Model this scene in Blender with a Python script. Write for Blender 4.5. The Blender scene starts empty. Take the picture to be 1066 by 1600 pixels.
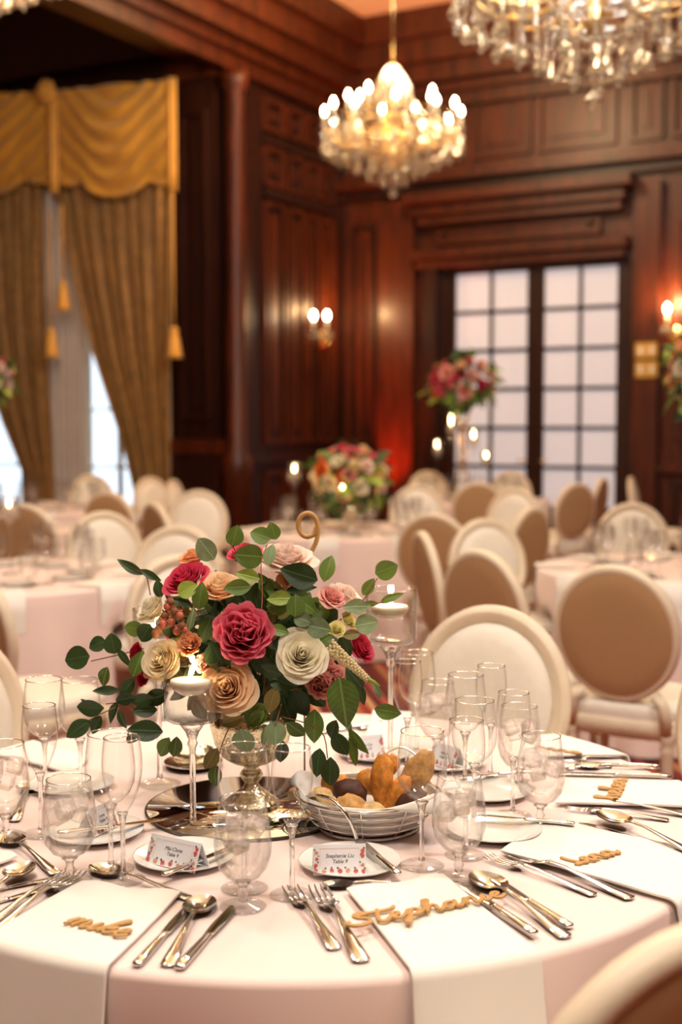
import bpy, math, random
from mathutils import Vector, Matrix, noise

random.seed(7)
SC = bpy.context.scene
COL = SC.collection
PI = math.pi

# ------------------------------------------------------------------ camera
F = 1950.0                      # focal length in pixels of the 1066 x 1600 frame
PITCH = math.radians(4.0)
EYE = 1.45
TZ = 0.75                       # height of the table tops
cam_d = bpy.data.cameras.new('camera')
cam = bpy.data.objects.new('camera', cam_d)
COL.objects.link(cam)
cam.location = (0, 0, EYE)
cam.rotation_euler = (PI / 2 - PITCH, 0, 0)
cam_d.sensor_fit = 'VERTICAL'
cam_d.sensor_height = 36.0
cam_d.sensor_width = 24.0
cam_d.lens = F / 1600.0 * 36.0
cam_d.clip_start = 0.05
cam_d.clip_end = 200
cam_d.dof.use_dof = True
cam_d.dof.focus_distance = 2.08
cam_d.dof.aperture_fstop = 2.6
SC.camera = cam

# ------------------------------------------------------------------ world, exposure
w = bpy.data.worlds.new('daylight')
SC.world = w
w.use_nodes = True
w.node_tree.nodes['Background'].inputs[0].default_value = (0.72, 0.85, 1.0, 1)
w.node_tree.nodes['Background'].inputs[1].default_value = 1.6
SC.view_settings.view_transform = 'Standard'
SC.view_settings.look = 'None'
SC.view_settings.gamma = 1.0
SC.view_settings.use_curve_mapping = False
SC.view_settings.exposure = 0.36
cy = SC.cycles
cy.use_denoising = True
cy.max_bounces = 8
cy.diffuse_bounces = 3
cy.glossy_bounces = 4
cy.transmission_bounces = 8
cy.transparent_max_bounces = 28
cy.use_adaptive_sampling = True
cy.adaptive_threshold = 0.035
cy.caustics_reflective = False
cy.caustics_refractive = False
cy.sample_clamp_indirect = 4.0
cy.blur_glossy = 0.5

# room frame: U runs along the back wall to the right, V along the left wall towards the camera
ALPHA = math.radians(29.3)
C0 = Vector((0.054, 15.0, 0))
U = Vector((math.cos(ALPHA), -math.sin(ALPHA), 0))
V = Vector((-math.sin(ALPHA), -math.cos(ALPHA), 0))
CEIL = 6.0


def RC(u, v, z):
    return C0 + U * u + V * v + Vector((0, 0, z))


def lamp(name, loc, power, color, radius):
    d = bpy.data.lights.new(name, 'POINT')
    d.energy = power
    d.color = color
    d.shadow_soft_size = radius
    o = bpy.data.objects.new(name, d)
    o.location = loc
    COL.objects.link(o)
    return o


WARM = (1.0, 0.66, 0.36)
SOFT = (1.0, 0.95, 0.91)
# the ballroom's chandeliers (three of them in view further down, two more assumed out of frame; the last lamp is added fill)
lamp('chandelier_or_fill_light', (1.23, 6.2, 4.7), 230, SOFT, 0.35)
lamp('chandelier_or_fill_light', (0.45, 11.2, 5.25), 240, WARM, 0.35)
lamp('chandelier_or_fill_light', (-2.3, 8.5, 4.75), 140, WARM, 0.35)
lamp('chandelier_or_fill_light', (-1.6, 3.3, 4.3), 110, SOFT, 0.35)
lamp('chandelier_or_fill_light', (2.4, 1.8, 4.3), 215, SOFT, 0.35)
lamp('chandelier_or_fill_light', (-0.3, 0.1, 4.9), 225, SOFT, 0.35)  # unseen fill lamp without a fixture, added overhead to brighten the rose faces


# ------------------------------------------------------------------ projection helpers (pixel -> place)
FW = Vector((0, math.cos(PITCH), -math.sin(PITCH)))
UP = Vector((0, math.sin(PITCH), math.cos(PITCH)))
RT = Vector((1, 0, 0))
O = Vector((0, 0, EYE))


def ray(px, py):
    return FW + RT * ((px - 533) / F) + UP * ((800 - py) / F)


def at_z(px, py, z=TZ):
    d = ray(px, py)
    return O + d * ((z - EYE) / d.z)


def at_y(px, py, y):
    d = ray(px, py)
    return O + d * (y / d.y)


def at_wall(px, py, axis, k):
    """room coordinates where the pixel meets the plane u=k (axis 'u') or v=k (axis 'v')"""
    d = ray(px, py)
    n = U if axis == 'u' else V
    t = (k - (O - C0).dot(n)) / d.dot(n)
    p = O + d * t - C0
    return p.dot(U), p.dot(V), p.z


# ------------------------------------------------------------------ mesh helpers
class MB:
    def __init__(self):
        self.v = []
        self.f = []
        self.t = []

    def add(self, vs, fs, t=None):
        b = len(self.v)
        self.v += [Vector(p) for p in vs]
        self.f += [tuple(i + b for i in f) for f in fs]
        self.t += list(t) if t else [0.0] * len(vs)
        return self

    def lathe(self, prof, seg=24, o=(0, 0, 0), rib=None):
        vs, fs = [], []
        n = len(prof)
        for j in range(seg):
            a = 2 * PI * j / seg
            for i, (r, z) in enumerate(prof):
                rr = r * (rib(a, i) if rib else 1)
                vs.append((o[0] + rr * math.cos(a), o[1] + rr * math.sin(a), o[2] + z))
        for j in range(seg):
            k = (j + 1) % seg
            for i in range(n - 1):
                fs.append((j * n + i, k * n + i, k * n + i + 1, j * n + i + 1))
        return self.add(vs, fs)

    def tube(self, pts, r=0.01, seg=8, cap=True, flat=1.0, closed=False):
        pts = [Vector(p) for p in pts]
        n = len(pts)
        rs = r if isinstance(r, (list, tuple)) else [r] * n
        vs, fs = [], []
        up = None
        for i in range(n):
            if closed:
                t = (pts[(i + 1) % n] - pts[i - 1]).normalized()
            else:
                t = (pts[min(i + 1, n - 1)] - pts[max(i - 1, 0)]).normalized()
            if up is None:
                up = Vector((0, 0, 1)) if abs(t.z) < 0.9 else Vector((0, 1, 0))
            s = t.cross(up)
            if s.length < 1e-6:
                s = t.orthogonal()
            s.normalize()
            up = s.cross(t).normalized()
            for k in range(seg):
                a = 2 * PI * k / seg + PI / seg
                vs.append(pts[i] + s * (rs[i] * math.cos(a)) + up * (rs[i] * flat * math.sin(a)))
        for i in range(n if closed else n - 1):
            j = (i + 1) % n
            for k in range(seg):
                m = (k + 1) % seg
                fs.append((i * seg + k, i * seg + m, j * seg + m, j * seg + k))
        if cap and not closed:
            fs.append(tuple(range(seg))[::-1])
            fs.append(tuple((n - 1) * seg + k for k in range(seg)))
        return self.add(vs, fs)

    def box(self, x0, x1, y0, y1, z0, z1, fn=None):
        vs = [(x, y, z) for z in (z0, z1) for y in (y0, y1) for x in (x0, x1)]
        if fn:
            vs = [fn(*p) for p in vs]
        fs = [(0, 2, 3, 1), (4, 5, 7, 6), (0, 1, 5, 4), (2, 6, 7, 3), (0, 4, 6, 2), (1, 3, 7, 5)]
        return self.add(vs, fs)

    def grid(self, fn, nu, nv, wrap=False):
        vs, ts, fs = [], [], []
        for j in range(nv + 1):
            for i in range(nu if wrap else nu + 1):
                p = fn(i / nu, j / nv)
                vs.append(p)
                ts.append(j / nv)
        m = nu if wrap else nu + 1
        for j in range(nv):
            for i in range(nu):
                k = (i + 1) % m
                fs.append((j * m + i, j * m + k, (j + 1) * m + k, (j + 1) * m + i))
        return self.add(vs, fs, ts)

    def loft(self, secs, seg=10):
        """secs: (y, half width, half thickness, z, x) along +Y"""
        vs, fs = [], []
        n = len(secs)
        for s in secs:
            y, hw, ht, z = s[:4]
            x = s[4] if len(s) > 4 else 0
            for k in range(seg):
                a = 2 * PI * k / seg
                vs.append((x + hw * math.cos(a), y, z + ht * math.sin(a)))
        for i in range(n - 1):
            for k in range(seg):
                m = (k + 1) % seg
                fs.append((i * seg + k, (i + 1) * seg + k, (i + 1) * seg + m, i * seg + m))
        fs.append(tuple(range(seg)))
        fs.append(tuple((n - 1) * seg + k for k in range(seg))[::-1])
        return self.add(vs, fs)

    def ball(self, c, r, nu=16, nv=10, sc=(1, 1, 1), nz=0.0, seed=0):
        def fn(a, b):
            th = 2 * PI * a
            ph = PI * (b * 0.998 + 0.001)
            d = Vector((math.sin(ph) * math.cos(th), math.sin(ph) * math.sin(th), -math.cos(ph)))
            k = 1 + nz * noise.noise(d * 2.2 + Vector((seed, seed * 1.7, 0)))
            return Vector((c[0] + d.x * r * sc[0] * k, c[1] + d.y * r * sc[1] * k, c[2] + d.z * r * sc[2] * k))
        return self.grid(fn, nu, nv, wrap=True)

    def mesh(self, name, m=None, smooth=True, tip=False):
        me = bpy.data.meshes.new(name)
        me.from_pydata([tuple(p) for p in self.v], [], self.f)
        if smooth:
            me.polygons.foreach_set('use_smooth', [True] * len(me.polygons))
        if tip:
            a = me.attributes.new('tipv', 'FLOAT', 'POINT')
            a.data.foreach_set('value', self.t)
        if m:
            me.materials.append(m)
        me.update()
        return me

    def build(self, name, m, parent=None, smooth=True, tip=False):
        return obj(name, self.mesh(name, m, smooth, tip), parent)


def obj(name, me, parent=None, m=None, mat4=None):
    o = bpy.data.objects.new(name, me)
    COL.objects.link(o)
    if parent:
        o.parent = parent
    if m:
        o.material_slots[0].link = 'OBJECT'
        o.material_slots[0].material = m
    if mat4 is not None:
        o.matrix_local = mat4
    return o


def tag(o, label=None, cat=None, group=None, kind=None):
    if label:
        o['label'] = label
    if cat:
        o['category'] = cat
    if group:
        o['group'] = group
    if kind:
        o['kind'] = kind
    return o


def thing(name, label, cat, loc=(0, 0, 0), rz=0, group=None, scale=1):
    o = bpy.data.objects.new(name, None)
    COL.objects.link(o)
    o.empty_display_size = 0.05
    o.location = loc
    o.rotation_euler = (0, 0, rz)
    o.scale = (scale,) * 3
    return tag(o, label, cat, group)


def copy_tree(o, parent=None):
    c = o.copy()
    COL.objects.link(c)
    c.parent = parent
    for ch in list(o.children):
        copy_tree(ch, c)
    return c


def catmull(pts, n=6, closed=False):
    pts = [Vector(p) for p in pts]
    out = []
    m = len(pts)
    rng = range(m) if closed else range(m - 1)
    for i in rng:
        if closed:
            a, b, c, d = pts[i - 1], pts[i], pts[(i + 1) % m], pts[(i + 2) % m]
        else:
            a, b, c, d = pts[max(i - 1, 0)], pts[i], pts[i + 1], pts[min(i + 2, m - 1)]
        for k in range(n):
            t = k / n
            out.append(0.5 * ((2 * b) + (c - a) * t + (2 * a - 5 * b + 4 * c - d) * t * t + (3 * b - a - 3 * c + d) * t ** 3))
    if not closed:
        out.append(pts[-1])
    return out


def lerp(a, b, t):
    return a + (b - a) * t


def frame(x, y, z, p):
    m = Matrix((x, y, z)).transposed().to_4x4()
    m.translation = p
    return m


# ------------------------------------------------------------------ materials
def srgb(r, g, b):
    f = lambda c: (c / 255 / 12.92) if c / 255 <= 0.04045 else ((c / 255 + 0.055) / 1.055) ** 2.4
    return (f(r), f(g), f(b), 1)


def nt(name):
    m = bpy.data.materials.new(name)
    m.use_nodes = True
    t = m.node_tree
    return m, t, t.nodes, t.links, t.nodes['Principled BSDF']


def mat(name, col, rough=0.5, metal=0.0, var=0.12, scale=20, bump=0.0, coat=0.0, sheen=0.0, stretch=(1, 1, 1), spec=0.5, sss=0.0, coords='Object'):
    """a principled surface whose colour wanders a little with noise"""
    m, t, N, L, b = nt(name)
    tc = N.new('ShaderNodeTexCoord')
    mp = N.new('ShaderNodeMapping')
    mp.inputs['Scale'].default_value = stretch
    nz = N.new('ShaderNodeTexNoise')
    nz.inputs['Scale'].default_value = scale
    nz.inputs['Detail'].default_value = 4
    L.new(tc.outputs[coords], mp.inputs[0])
    L.new(mp.outputs[0], nz.inputs['Vector'])
    rp = N.new('ShaderNodeValToRGB')
    rp.color_ramp.elements[0].position = 0.3
    rp.color_ramp.elements[1].position = 0.7
    rp.color_ramp.elements[0].color = tuple(max(0, c * (1 - var)) for c in col[:3]) + (1,)
    rp.color_ramp.elements[1].color = tuple(min(1, c * (1 + var)) for c in col[:3]) + (1,)
    L.new(nz.outputs['Fac'], rp.inputs[0])
    L.new(rp.outputs[0], b.inputs['Base Color'])
    b.inputs['Roughness'].default_value = rough
    b.inputs['Metallic'].default_value = metal
    b.inputs['Specular IOR Level'].default_value = spec
    b.inputs['Coat Weight'].default_value = coat
    b.inputs['Coat Roughness'].default_value = 0.15
    b.inputs['Sheen Weight'].default_value = sheen
    if sss:
        b.inputs['Subsurface Weight'].default_value = sss
        b.inputs['Subsurface Radius'].default_value = (0.01, 0.006, 0.004)
    if bump:
        bp = N.new('ShaderNodeBump')
        bp.inputs['Strength'].default_value = bump
        bp.inputs['Distance'].default_value = 0.002
        L.new(nz.outputs['Fac'], bp.inputs['Height'])
        L.new(bp.outputs[0], b.inputs['Normal'])
    return m


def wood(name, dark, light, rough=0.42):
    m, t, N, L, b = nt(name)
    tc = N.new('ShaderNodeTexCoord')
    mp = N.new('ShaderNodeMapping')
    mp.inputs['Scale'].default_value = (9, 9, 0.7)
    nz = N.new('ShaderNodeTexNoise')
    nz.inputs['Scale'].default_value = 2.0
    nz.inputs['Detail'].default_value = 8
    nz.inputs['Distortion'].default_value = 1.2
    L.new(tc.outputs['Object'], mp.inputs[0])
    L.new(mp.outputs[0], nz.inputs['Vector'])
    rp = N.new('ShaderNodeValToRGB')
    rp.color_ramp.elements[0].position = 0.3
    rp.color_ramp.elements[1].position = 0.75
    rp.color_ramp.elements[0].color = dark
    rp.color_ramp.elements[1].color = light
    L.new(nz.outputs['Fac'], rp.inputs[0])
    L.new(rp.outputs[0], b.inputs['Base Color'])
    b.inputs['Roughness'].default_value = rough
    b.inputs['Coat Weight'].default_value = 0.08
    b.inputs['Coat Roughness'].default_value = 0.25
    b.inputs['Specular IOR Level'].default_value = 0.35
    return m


def thin_glass(name, lo=0.05, hi=0.85, power=3.0, tint=(0.985, 0.985, 0.98, 1), rough=0.02, edge=(0.74, 0.72, 0.70, 1)):
    """thin blown glass: straight through, with reflections growing towards the edge of the form"""
    m, t, N, L, b = nt(name)
    N.remove(b)
    lw = N.new('ShaderNodeLayerWeight')
    lw.inputs['Blend'].default_value = 0.5
    p = N.new('ShaderNodeMath'); p.operation = 'POWER'
    p.inputs[1].default_value = power
    L.new(lw.outputs['Facing'], p.inputs[0])
    mr = N.new('ShaderNodeMapRange')
    mr.inputs['To Min'].default_value = lo
    mr.inputs['To Max'].default_value = hi
    L.new(p.outputs[0], mr.inputs['Value'])
    tr = N.new('ShaderNodeBsdfTransparent')
    rp = N.new('ShaderNodeValToRGB')
    rp.color_ramp.elements[0].color = tint
    rp.color_ramp.elements[0].position = 0.45
    rp.color_ramp.elements[1].color = edge
    L.new(lw.outputs['Facing'], rp.inputs[0])
    L.new(rp.outputs[0], tr.inputs[0])
    gl = N.new('ShaderNodeBsdfGlossy')
    gl.inputs['Roughness'].default_value = rough
    mx = N.new('ShaderNodeMixShader')
    L.new(mr.outputs[0], mx.inputs[0])
    L.new(tr.outputs[0], mx.inputs[1])
    L.new(gl.outputs[0], mx.inputs[2])
    L.new(mx.outputs[0], N['Material Output'].inputs['Surface'])
    return m


def solid_glass(name, ior=1.45, thru=0.35, col=(1, 1, 1, 1), rough=0.0):
    m, t, N, L, b = nt(name)
    N.remove(b)
    g = N.new('ShaderNodeBsdfGlass')
    g.inputs['IOR'].default_value = ior
    g.inputs['Color'].default_value = col
    g.inputs['Roughness'].default_value = rough
    tr = N.new('ShaderNodeBsdfTransparent')
    mx = N.new('ShaderNodeMixShader')
    mx.inputs[0].default_value = thru
    L.new(g.outputs[0], mx.inputs[1])
    L.new(tr.outputs[0], mx.inputs[2])
    L.new(mx.outputs[0], N['Material Output'].inputs['Surface'])
    return m


def glow(name, col, strength):
    m, t, N, L, b = nt(name)
    b.inputs['Base Color'].default_value = col
    b.inputs['Emission Color'].default_value = col
    b.inputs['Emission Strength'].default_value = strength
    return m


def petal_mat(name, base, tip, trans=0.42):
    m, t, N, L, b = nt(name)
    at = N.new('ShaderNodeAttribute'); at.attribute_name = 'tipv'
    rp = N.new('ShaderNodeValToRGB')
    rp.color_ramp.elements[0].color = base
    rp.color_ramp.elements[1].color = tip
    rp.color_ramp.elements[0].position = 0.25
    L.new(at.outputs['Fac'], rp.inputs[0])
    tc = N.new('ShaderNodeTexCoord')
    nz = N.new('ShaderNodeTexNoise'); nz.inputs['Scale'].default_value = 5
    L.new(tc.outputs['Object'], nz.inputs['Vector'])
    mx = N.new('ShaderNodeMixRGB'); mx.blend_type = 'MULTIPLY'; mx.inputs[0].default_value = 0.05
    L.new(rp.outputs[0], mx.inputs[1]); L.new(nz.outputs['Fac'], mx.inputs[2])
    L.new(mx.outputs[0], b.inputs['Base Color'])
    b.inputs['Roughness'].default_value = 0.6
    b.inputs['Specular IOR Level'].default_value = 0.25
    td = N.new('ShaderNodeBsdfTranslucent')
    L.new(mx.outputs[0], td.inputs[0])
    ms = N.new('ShaderNodeMixShader'); ms.inputs[0].default_value = trans
    L.new(b.outputs[0], ms.inputs[1]); L.new(td.outputs[0], ms.inputs[2])
    L.new(ms.outputs[0], N['Material Output'].inputs['Surface'])
    return m


def carpet_mat():
    m, t, N, L, b = nt('carpet')
    tc = N.new('ShaderNodeTexCoord')
    mp = N.new('ShaderNodeMapping')
    mp.inputs['Rotation'].default_value = (0, 0, math.radians(-8))
    L.new(tc.outputs['Object'], mp.inputs[0])
    sp = N.new('ShaderNodeSeparateXYZ'); L.new(mp.outputs[0], sp.inputs[0])
    ml = N.new('ShaderNodeMath'); ml.operation = 'MULTIPLY'; ml.inputs[1].default_value = 3.4
    L.new(sp.outputs['X'], ml.inputs[0])
    fr = N.new('ShaderNodeMath'); fr.operation = 'FRACT'; L.new(ml.outputs[0], fr.inputs[0])
    rp = N.new('ShaderNodeValToRGB'); rp.color_ramp.interpolation = 'CONSTANT'
    cols = [(0, srgb(110, 35, 25)), (0.2, srgb(175, 120, 80)), (0.32, srgb(150, 50, 40)), (0.5, srgb(205, 160, 120)), (0.6, srgb(95, 25, 25)), (0.78, srgb(170, 80, 70)), (0.9, srgb(60, 20, 18))]
    e = rp.color_ramp.elements
    e[0].color = cols[0][1]; e[1].position = cols[1][0]; e[1].color = cols[1][1]
    for p, c in cols[2:]:
        k = e.new(p); k.color = c
    L.new(fr.outputs[0], rp.inputs[0])
    L.new(rp.outputs[0], b.inputs['Base Color'])
    b.inputs['Roughness'].default_value = 0.95
    nz = N.new('ShaderNodeTexNoise'); nz.inputs['Scale'].default_value = 300
    bp = N.new('ShaderNodeBump'); bp.inputs['Strength'].default_value = 0.4
    L.new(nz.outputs['Fac'], bp.inputs['Height']); L.new(bp.outputs[0], b.inputs['Normal'])
    return m


M = {}
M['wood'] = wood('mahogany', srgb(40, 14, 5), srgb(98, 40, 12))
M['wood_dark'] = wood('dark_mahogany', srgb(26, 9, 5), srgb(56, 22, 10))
M['ceiling'] = mat('cream_plaster', srgb(240, 215, 170), 0.9, var=0.03, scale=4)
M['carpet'] = carpet_mat()
M['cloth'] = mat('blush_tablecloth', srgb(244, 221, 214), 0.85, var=0.02, scale=900, bump=0.05, sheen=0.2)
M['napkin'] = mat('ivory_napkin', srgb(246, 240, 232), 0.85, var=0.015, scale=700, bump=0.05, sheen=0.2)
M['chair_paint'] = mat('cream_paint', srgb(232, 215, 190), 0.45, var=0.05, scale=12)
M['chair_tan'] = mat('tan_linen', srgb(186, 148, 106), 0.9, var=0.08, scale=350, bump=0.15)
M['chair_white'] = mat('ivory_leather', srgb(238, 230, 216), 0.55, var=0.03, scale=40, bump=0.05)
M['silver'] = mat('silver', (0.80, 0.78, 0.76, 1), 0.13, 1.0, var=0.05, scale=60)
M['chrome'] = mat('chrome_wire', (0.80, 0.76, 0.74, 1), 0.12, 1.0, var=0.04, scale=30)
M['gold'] = mat('gilt', (0.88, 0.62, 0.26, 1), 0.22, 1.0, var=0.1, scale=30)
M['mercury'] = mat('mercury_glass', (0.95, 0.80, 0.55, 1), 0.22, 1.0, var=0.2, scale=140, bump=1.0)
M['laser_wood'] = mat('gold_painted_wood', srgb(196, 150, 88), 0.55, var=0.15, scale=60, stretch=(1, 6, 1))
M['porcelain'] = mat('porcelain', srgb(246, 242, 236), 0.18, var=0.01, scale=10, coat=0.3)
M['card'] = mat('white_card', srgb(238, 236, 240), 0.8, var=0.01, scale=200)
M['ink'] = mat('black_ink', srgb(40, 36, 38), 0.7, var=0.1, scale=50)
M['print_pink'] = mat('printed_pink', srgb(236, 134, 128), 0.75, var=0.25, scale=400)
M['print_peach'] = mat('printed_peach', srgb(243, 190, 160), 0.75, var=0.2, scale=400)
M['print_green'] = mat('printed_green', srgb(120, 128, 108), 0.75, var=0.25, scale=400)
M['mirror'] = mat('mirror', (0.9, 0.9, 0.88, 1), 0.01, 1.0, var=0.01, scale=5)
M['mirror_edge'] = mat('mirror_edge', srgb(60, 50, 35), 0.2, var=0.2, scale=30)
M['glass'] = thin_glass('blown_glass', 0.04, 0.85, 3.2, tint=(.995, .995, .99, 1), edge=(.8, .78, .77, 1))
M['clear_water'] = thin_glass('clear_water', 0.03, 0.5, 3.5, tint=(.995, .995, .995, 1), edge=(.9, .89, .88, 1))
M['foot'] = thin_glass('glass_foot', 0.05, 0.5, 4.0, edge=(0.88, 0.86, 0.85, 1))
M['rim'] = thin_glass('fire_polished_rim', 0.45, 0.95, 1.0)
M['glass_far'] = thin_glass('table_glass', 0.10, 0.9, 2.0)
M['stem_glass'] = solid_glass('stem_glass', 1.45, 0.3)
M['water'] = solid_glass('water', 1.33, 0.76)
M['ice'] = solid_glass('ice', 1.31, 0.55, rough=0.05)
M['crystal'] = thin_glass('crystal', 0.35, 0.95, 1.2, tint=(1.0, 0.97, 0.92, 1), rough=0.05)
M['wax'] = mat('candle_wax', srgb(252, 236, 208), 0.5, var=0.02, scale=10, sss=0.3)
M['flame'] = glow('flame', (1.0, 0.72, 0.35, 1), 40)
M['bulb'] = glow('lit_bulb', (1.0, 0.80, 0.52, 1), 30)
M['drape'] = mat('gold_brocade', srgb(150, 108, 48), 0.6, var=0.25, scale=9, sheen=0.3, bump=0.1)
M['valance'] = mat('yellow_silk', srgb(225, 165, 60), 0.5, var=0.08, scale=6, sheen=0.4)
M['sheer'] = mat('sheer_voile', srgb(225, 215, 205), 0.9, var=0.04, scale=8)
M['pane'] = thin_glass('window_glass', 0.04, 0.6, 3.0)
M['frosted'] = glow('glowing_frosted_pane', srgb(198, 194, 200), 0.40)  # light from behind the doors, put in as the panes' own glow
M['brass_plate'] = mat('brass_plate', srgb(225, 180, 90), 0.35, 0.6, var=0.05, scale=10)


def leaf_mat(name, col, rough=.45):
    """leaf with a paler midrib and faint side veins, slightly translucent"""
    m, t, N, L, b = nt(name)
    tc = N.new('ShaderNodeTexCoord')
    sp = N.new('ShaderNodeSeparateXYZ'); L.new(tc.outputs['Object'], sp.inputs[0])
    ab = N.new('ShaderNodeMath'); ab.operation = 'ABSOLUTE'; L.new(sp.outputs['X'], ab.inputs[0])
    rib = N.new('ShaderNodeMapRange'); rib.inputs['From Min'].default_value = .008; rib.inputs['From Max'].default_value = .03
    rib.inputs['To Min'].default_value = 1; rib.inputs['To Max'].default_value = 0
    L.new(ab.outputs[0], rib.inputs['Value'])
    sl = N.new('ShaderNodeMath'); sl.operation = 'MULTIPLY_ADD'; sl.inputs[1].default_value = -.7
    L.new(ab.outputs[0], sl.inputs[0]); L.new(sp.outputs['Y'], sl.inputs[2])
    ml = N.new('ShaderNodeMath'); ml.operation = 'MULTIPLY'; ml.inputs[1].default_value = 55; L.new(sl.outputs[0], ml.inputs[0])
    sn = N.new('ShaderNodeMath'); sn.operation = 'SINE'; L.new(ml.outputs[0], sn.inputs[0])
    vn = N.new('ShaderNodeMapRange'); vn.inputs['From Min'].default_value = .8; vn.inputs['From Max'].default_value = 1
    vn.inputs['To Max'].default_value = .35
    L.new(sn.outputs[0], vn.inputs['Value'])
    mxv = N.new('ShaderNodeMath'); mxv.operation = 'MAXIMUM'; L.new(rib.outputs[0], mxv.inputs[0]); L.new(vn.outputs[0], mxv.inputs[1])
    oi = N.new('ShaderNodeObjectInfo')
    nz = N.new('ShaderNodeTexNoise'); nz.inputs['Scale'].default_value = 3
    L.new(tc.outputs['Object'], nz.inputs['Vector'])
    ad = N.new('ShaderNodeMath'); ad.operation = 'ADD'; L.new(nz.outputs['Fac'], ad.inputs[0]); L.new(oi.outputs['Random'], ad.inputs[1])
    rp = N.new('ShaderNodeValToRGB')
    rp.color_ramp.elements[0].position = .3; rp.color_ramp.elements[1].position = 1.2 if False else 1.0
    rp.color_ramp.elements[0].color = tuple(c * .6 for c in col[:3]) + (1,)
    rp.color_ramp.elements[1].color = tuple(min(1, c * 1.45) for c in col[:3]) + (1,)
    L.new(ad.outputs[0], rp.inputs[0])
    mx = N.new('ShaderNodeMixRGB'); mx.inputs[2].default_value = tuple(min(1, c * 1.9 + .03) for c in col[:3]) + (1,)
    L.new(mxv.outputs[0], mx.inputs[0]); L.new(rp.outputs[0], mx.inputs[1])
    L.new(mx.outputs[0], b.inputs['Base Color'])
    b.inputs['Roughness'].default_value = rough
    bp = N.new('ShaderNodeBump'); bp.inputs['Strength'].default_value = .35; bp.inputs['Distance'].default_value = .002
    L.new(mxv.outputs[0], bp.inputs['Height']); L.new(bp.outputs[0], b.inputs['Normal'])
    td = N.new('ShaderNodeBsdfTranslucent'); L.new(mx.outputs[0], td.inputs[0])
    ms = N.new('ShaderNodeMixShader'); ms.inputs[0].default_value = .25
    L.new(b.outputs[0], ms.inputs[1]); L.new(td.outputs[0], ms.inputs[2])
    L.new(ms.outputs[0], N['Material Output'].inputs['Surface'])
    return m


M['leaf_dark'] = leaf_mat('leaf_dark', srgb(42, 64, 29))
M['leaf_mid'] = leaf_mat('leaf_mid', srgb(86, 110, 44))
M['leaf_grey'] = leaf_mat('leaf_grey', srgb(122, 142, 104), .6)
M['leaf_light'] = leaf_mat('leaf_light', srgb(140, 162, 66))
M['leaf_red'] = leaf_mat('leaf_red', srgb(112, 100, 50))
M['twig'] = mat('twig', srgb(150, 95, 60), 0.7, var=0.2, scale=30)
M['bread_gold'] = mat('bread_gold', srgb(214, 138, 52), 0.6, var=0.45, scale=60, bump=1.0)
M['bread_pale'] = mat('bread_pale', srgb(222, 186, 126), 0.7, var=0.35, scale=70, bump=1.0)
M['bread_tan'] = mat('bread_tan', srgb(206, 156, 92), 0.7, var=0.35, scale=70, bump=1.0)
M['bread_dark'] = mat('bread_dark', srgb(78, 42, 30), 0.6, var=0.25, scale=40, bump=0.5)
P = {
    'hot': petal_mat('petal_hot_pink', srgb(208, 58, 112), srgb(246, 132, 152)),
    'magenta': petal_mat('petal_magenta', srgb(186, 30, 80), srgb(236, 84, 116)),
    'peach': petal_mat('petal_peach', srgb(255, 192, 134), srgb(255, 230, 194)),
    'peach2': petal_mat('petal_apricot', srgb(246, 146, 96), srgb(253, 200, 152)),
    'white': petal_mat('petal_white', srgb(252, 240, 200), srgb(255, 250, 230)),
    'cream': petal_mat('petal_cream', srgb(252, 228, 172), srgb(254, 242, 212)),
    'blush': petal_mat('petal_blush', srgb(248, 206, 184), srgb(254, 236, 224)),
    'pink': petal_mat('petal_pink', srgb(242, 146, 140), srgb(252, 196, 184)),
    'red': petal_mat('petal_red', srgb(150, 14, 45), srgb(206, 36, 72)),
    'yellow': petal_mat('petal_yellow', srgb(220, 210, 110), srgb(246, 238, 170)),
    'orange': petal_mat('petal_orange', srgb(235, 90, 40), srgb(250, 140, 70)),
}


# ================================================================== THE ROOM
def rbox(mb, u0, u1, v0, v1, z0, z1):
    return mb.box(u0, u1, v0, v1, z0, z1, fn=RC)


def struct(name, mb, m, parent=None, label=None):
    o = mb.build(name, m, parent, smooth=False)
    if parent is None:
        o['kind'] = 'structure'
    if label:
        o['label'] = label
    return o


ve = at_wall(361, 664, 'u', 0)[1]       # where the left wall turns the corner to the window wall
uL, uR, vR = -7.5, 11.0, 20.0
struct('floor', rbox(MB(), uL, uR, 0, vR, -0.1, 0), M['carpet'], label='striped red and tan ballroom carpet')
struct('ceiling', rbox(MB(), uL - .2, uR + .2, -0.2, vR + .2, CEIL, CEIL + 0.1), M['ceiling'], label='cream plaster ceiling above dark cornice')

WB = lambda px, py: at_wall(px, py, 'v', 0)       # back wall (u, v, z)
WL = lambda px, py: at_wall(px, py, 'u', 0)       # left wall
WW = lambda px, py: at_wall(px, py, 'v', ve)      # window wall

# ---- back wall with the double door
ud0, ud1 = WB(688, 600)[0], WB(988, 600)[0]
zd = WB(830, 414)[2]
mb = MB()
rbox(mb, -0.3, ud0, -0.3, 0, 0, CEIL)
rbox(mb, ud1, uR, -0.3, 0, 0, CEIL)
rbox(mb, ud0, ud1, -0.3, 0, zd, CEIL)
wall_back = struct('wall_back', mb, M['wood'], label='mahogany panelled wall with the french doors')


def piece(parent, name, m, *b):
    o = rbox(MB(), *b).build(name, m, parent, smooth=False)
    return o


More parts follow.
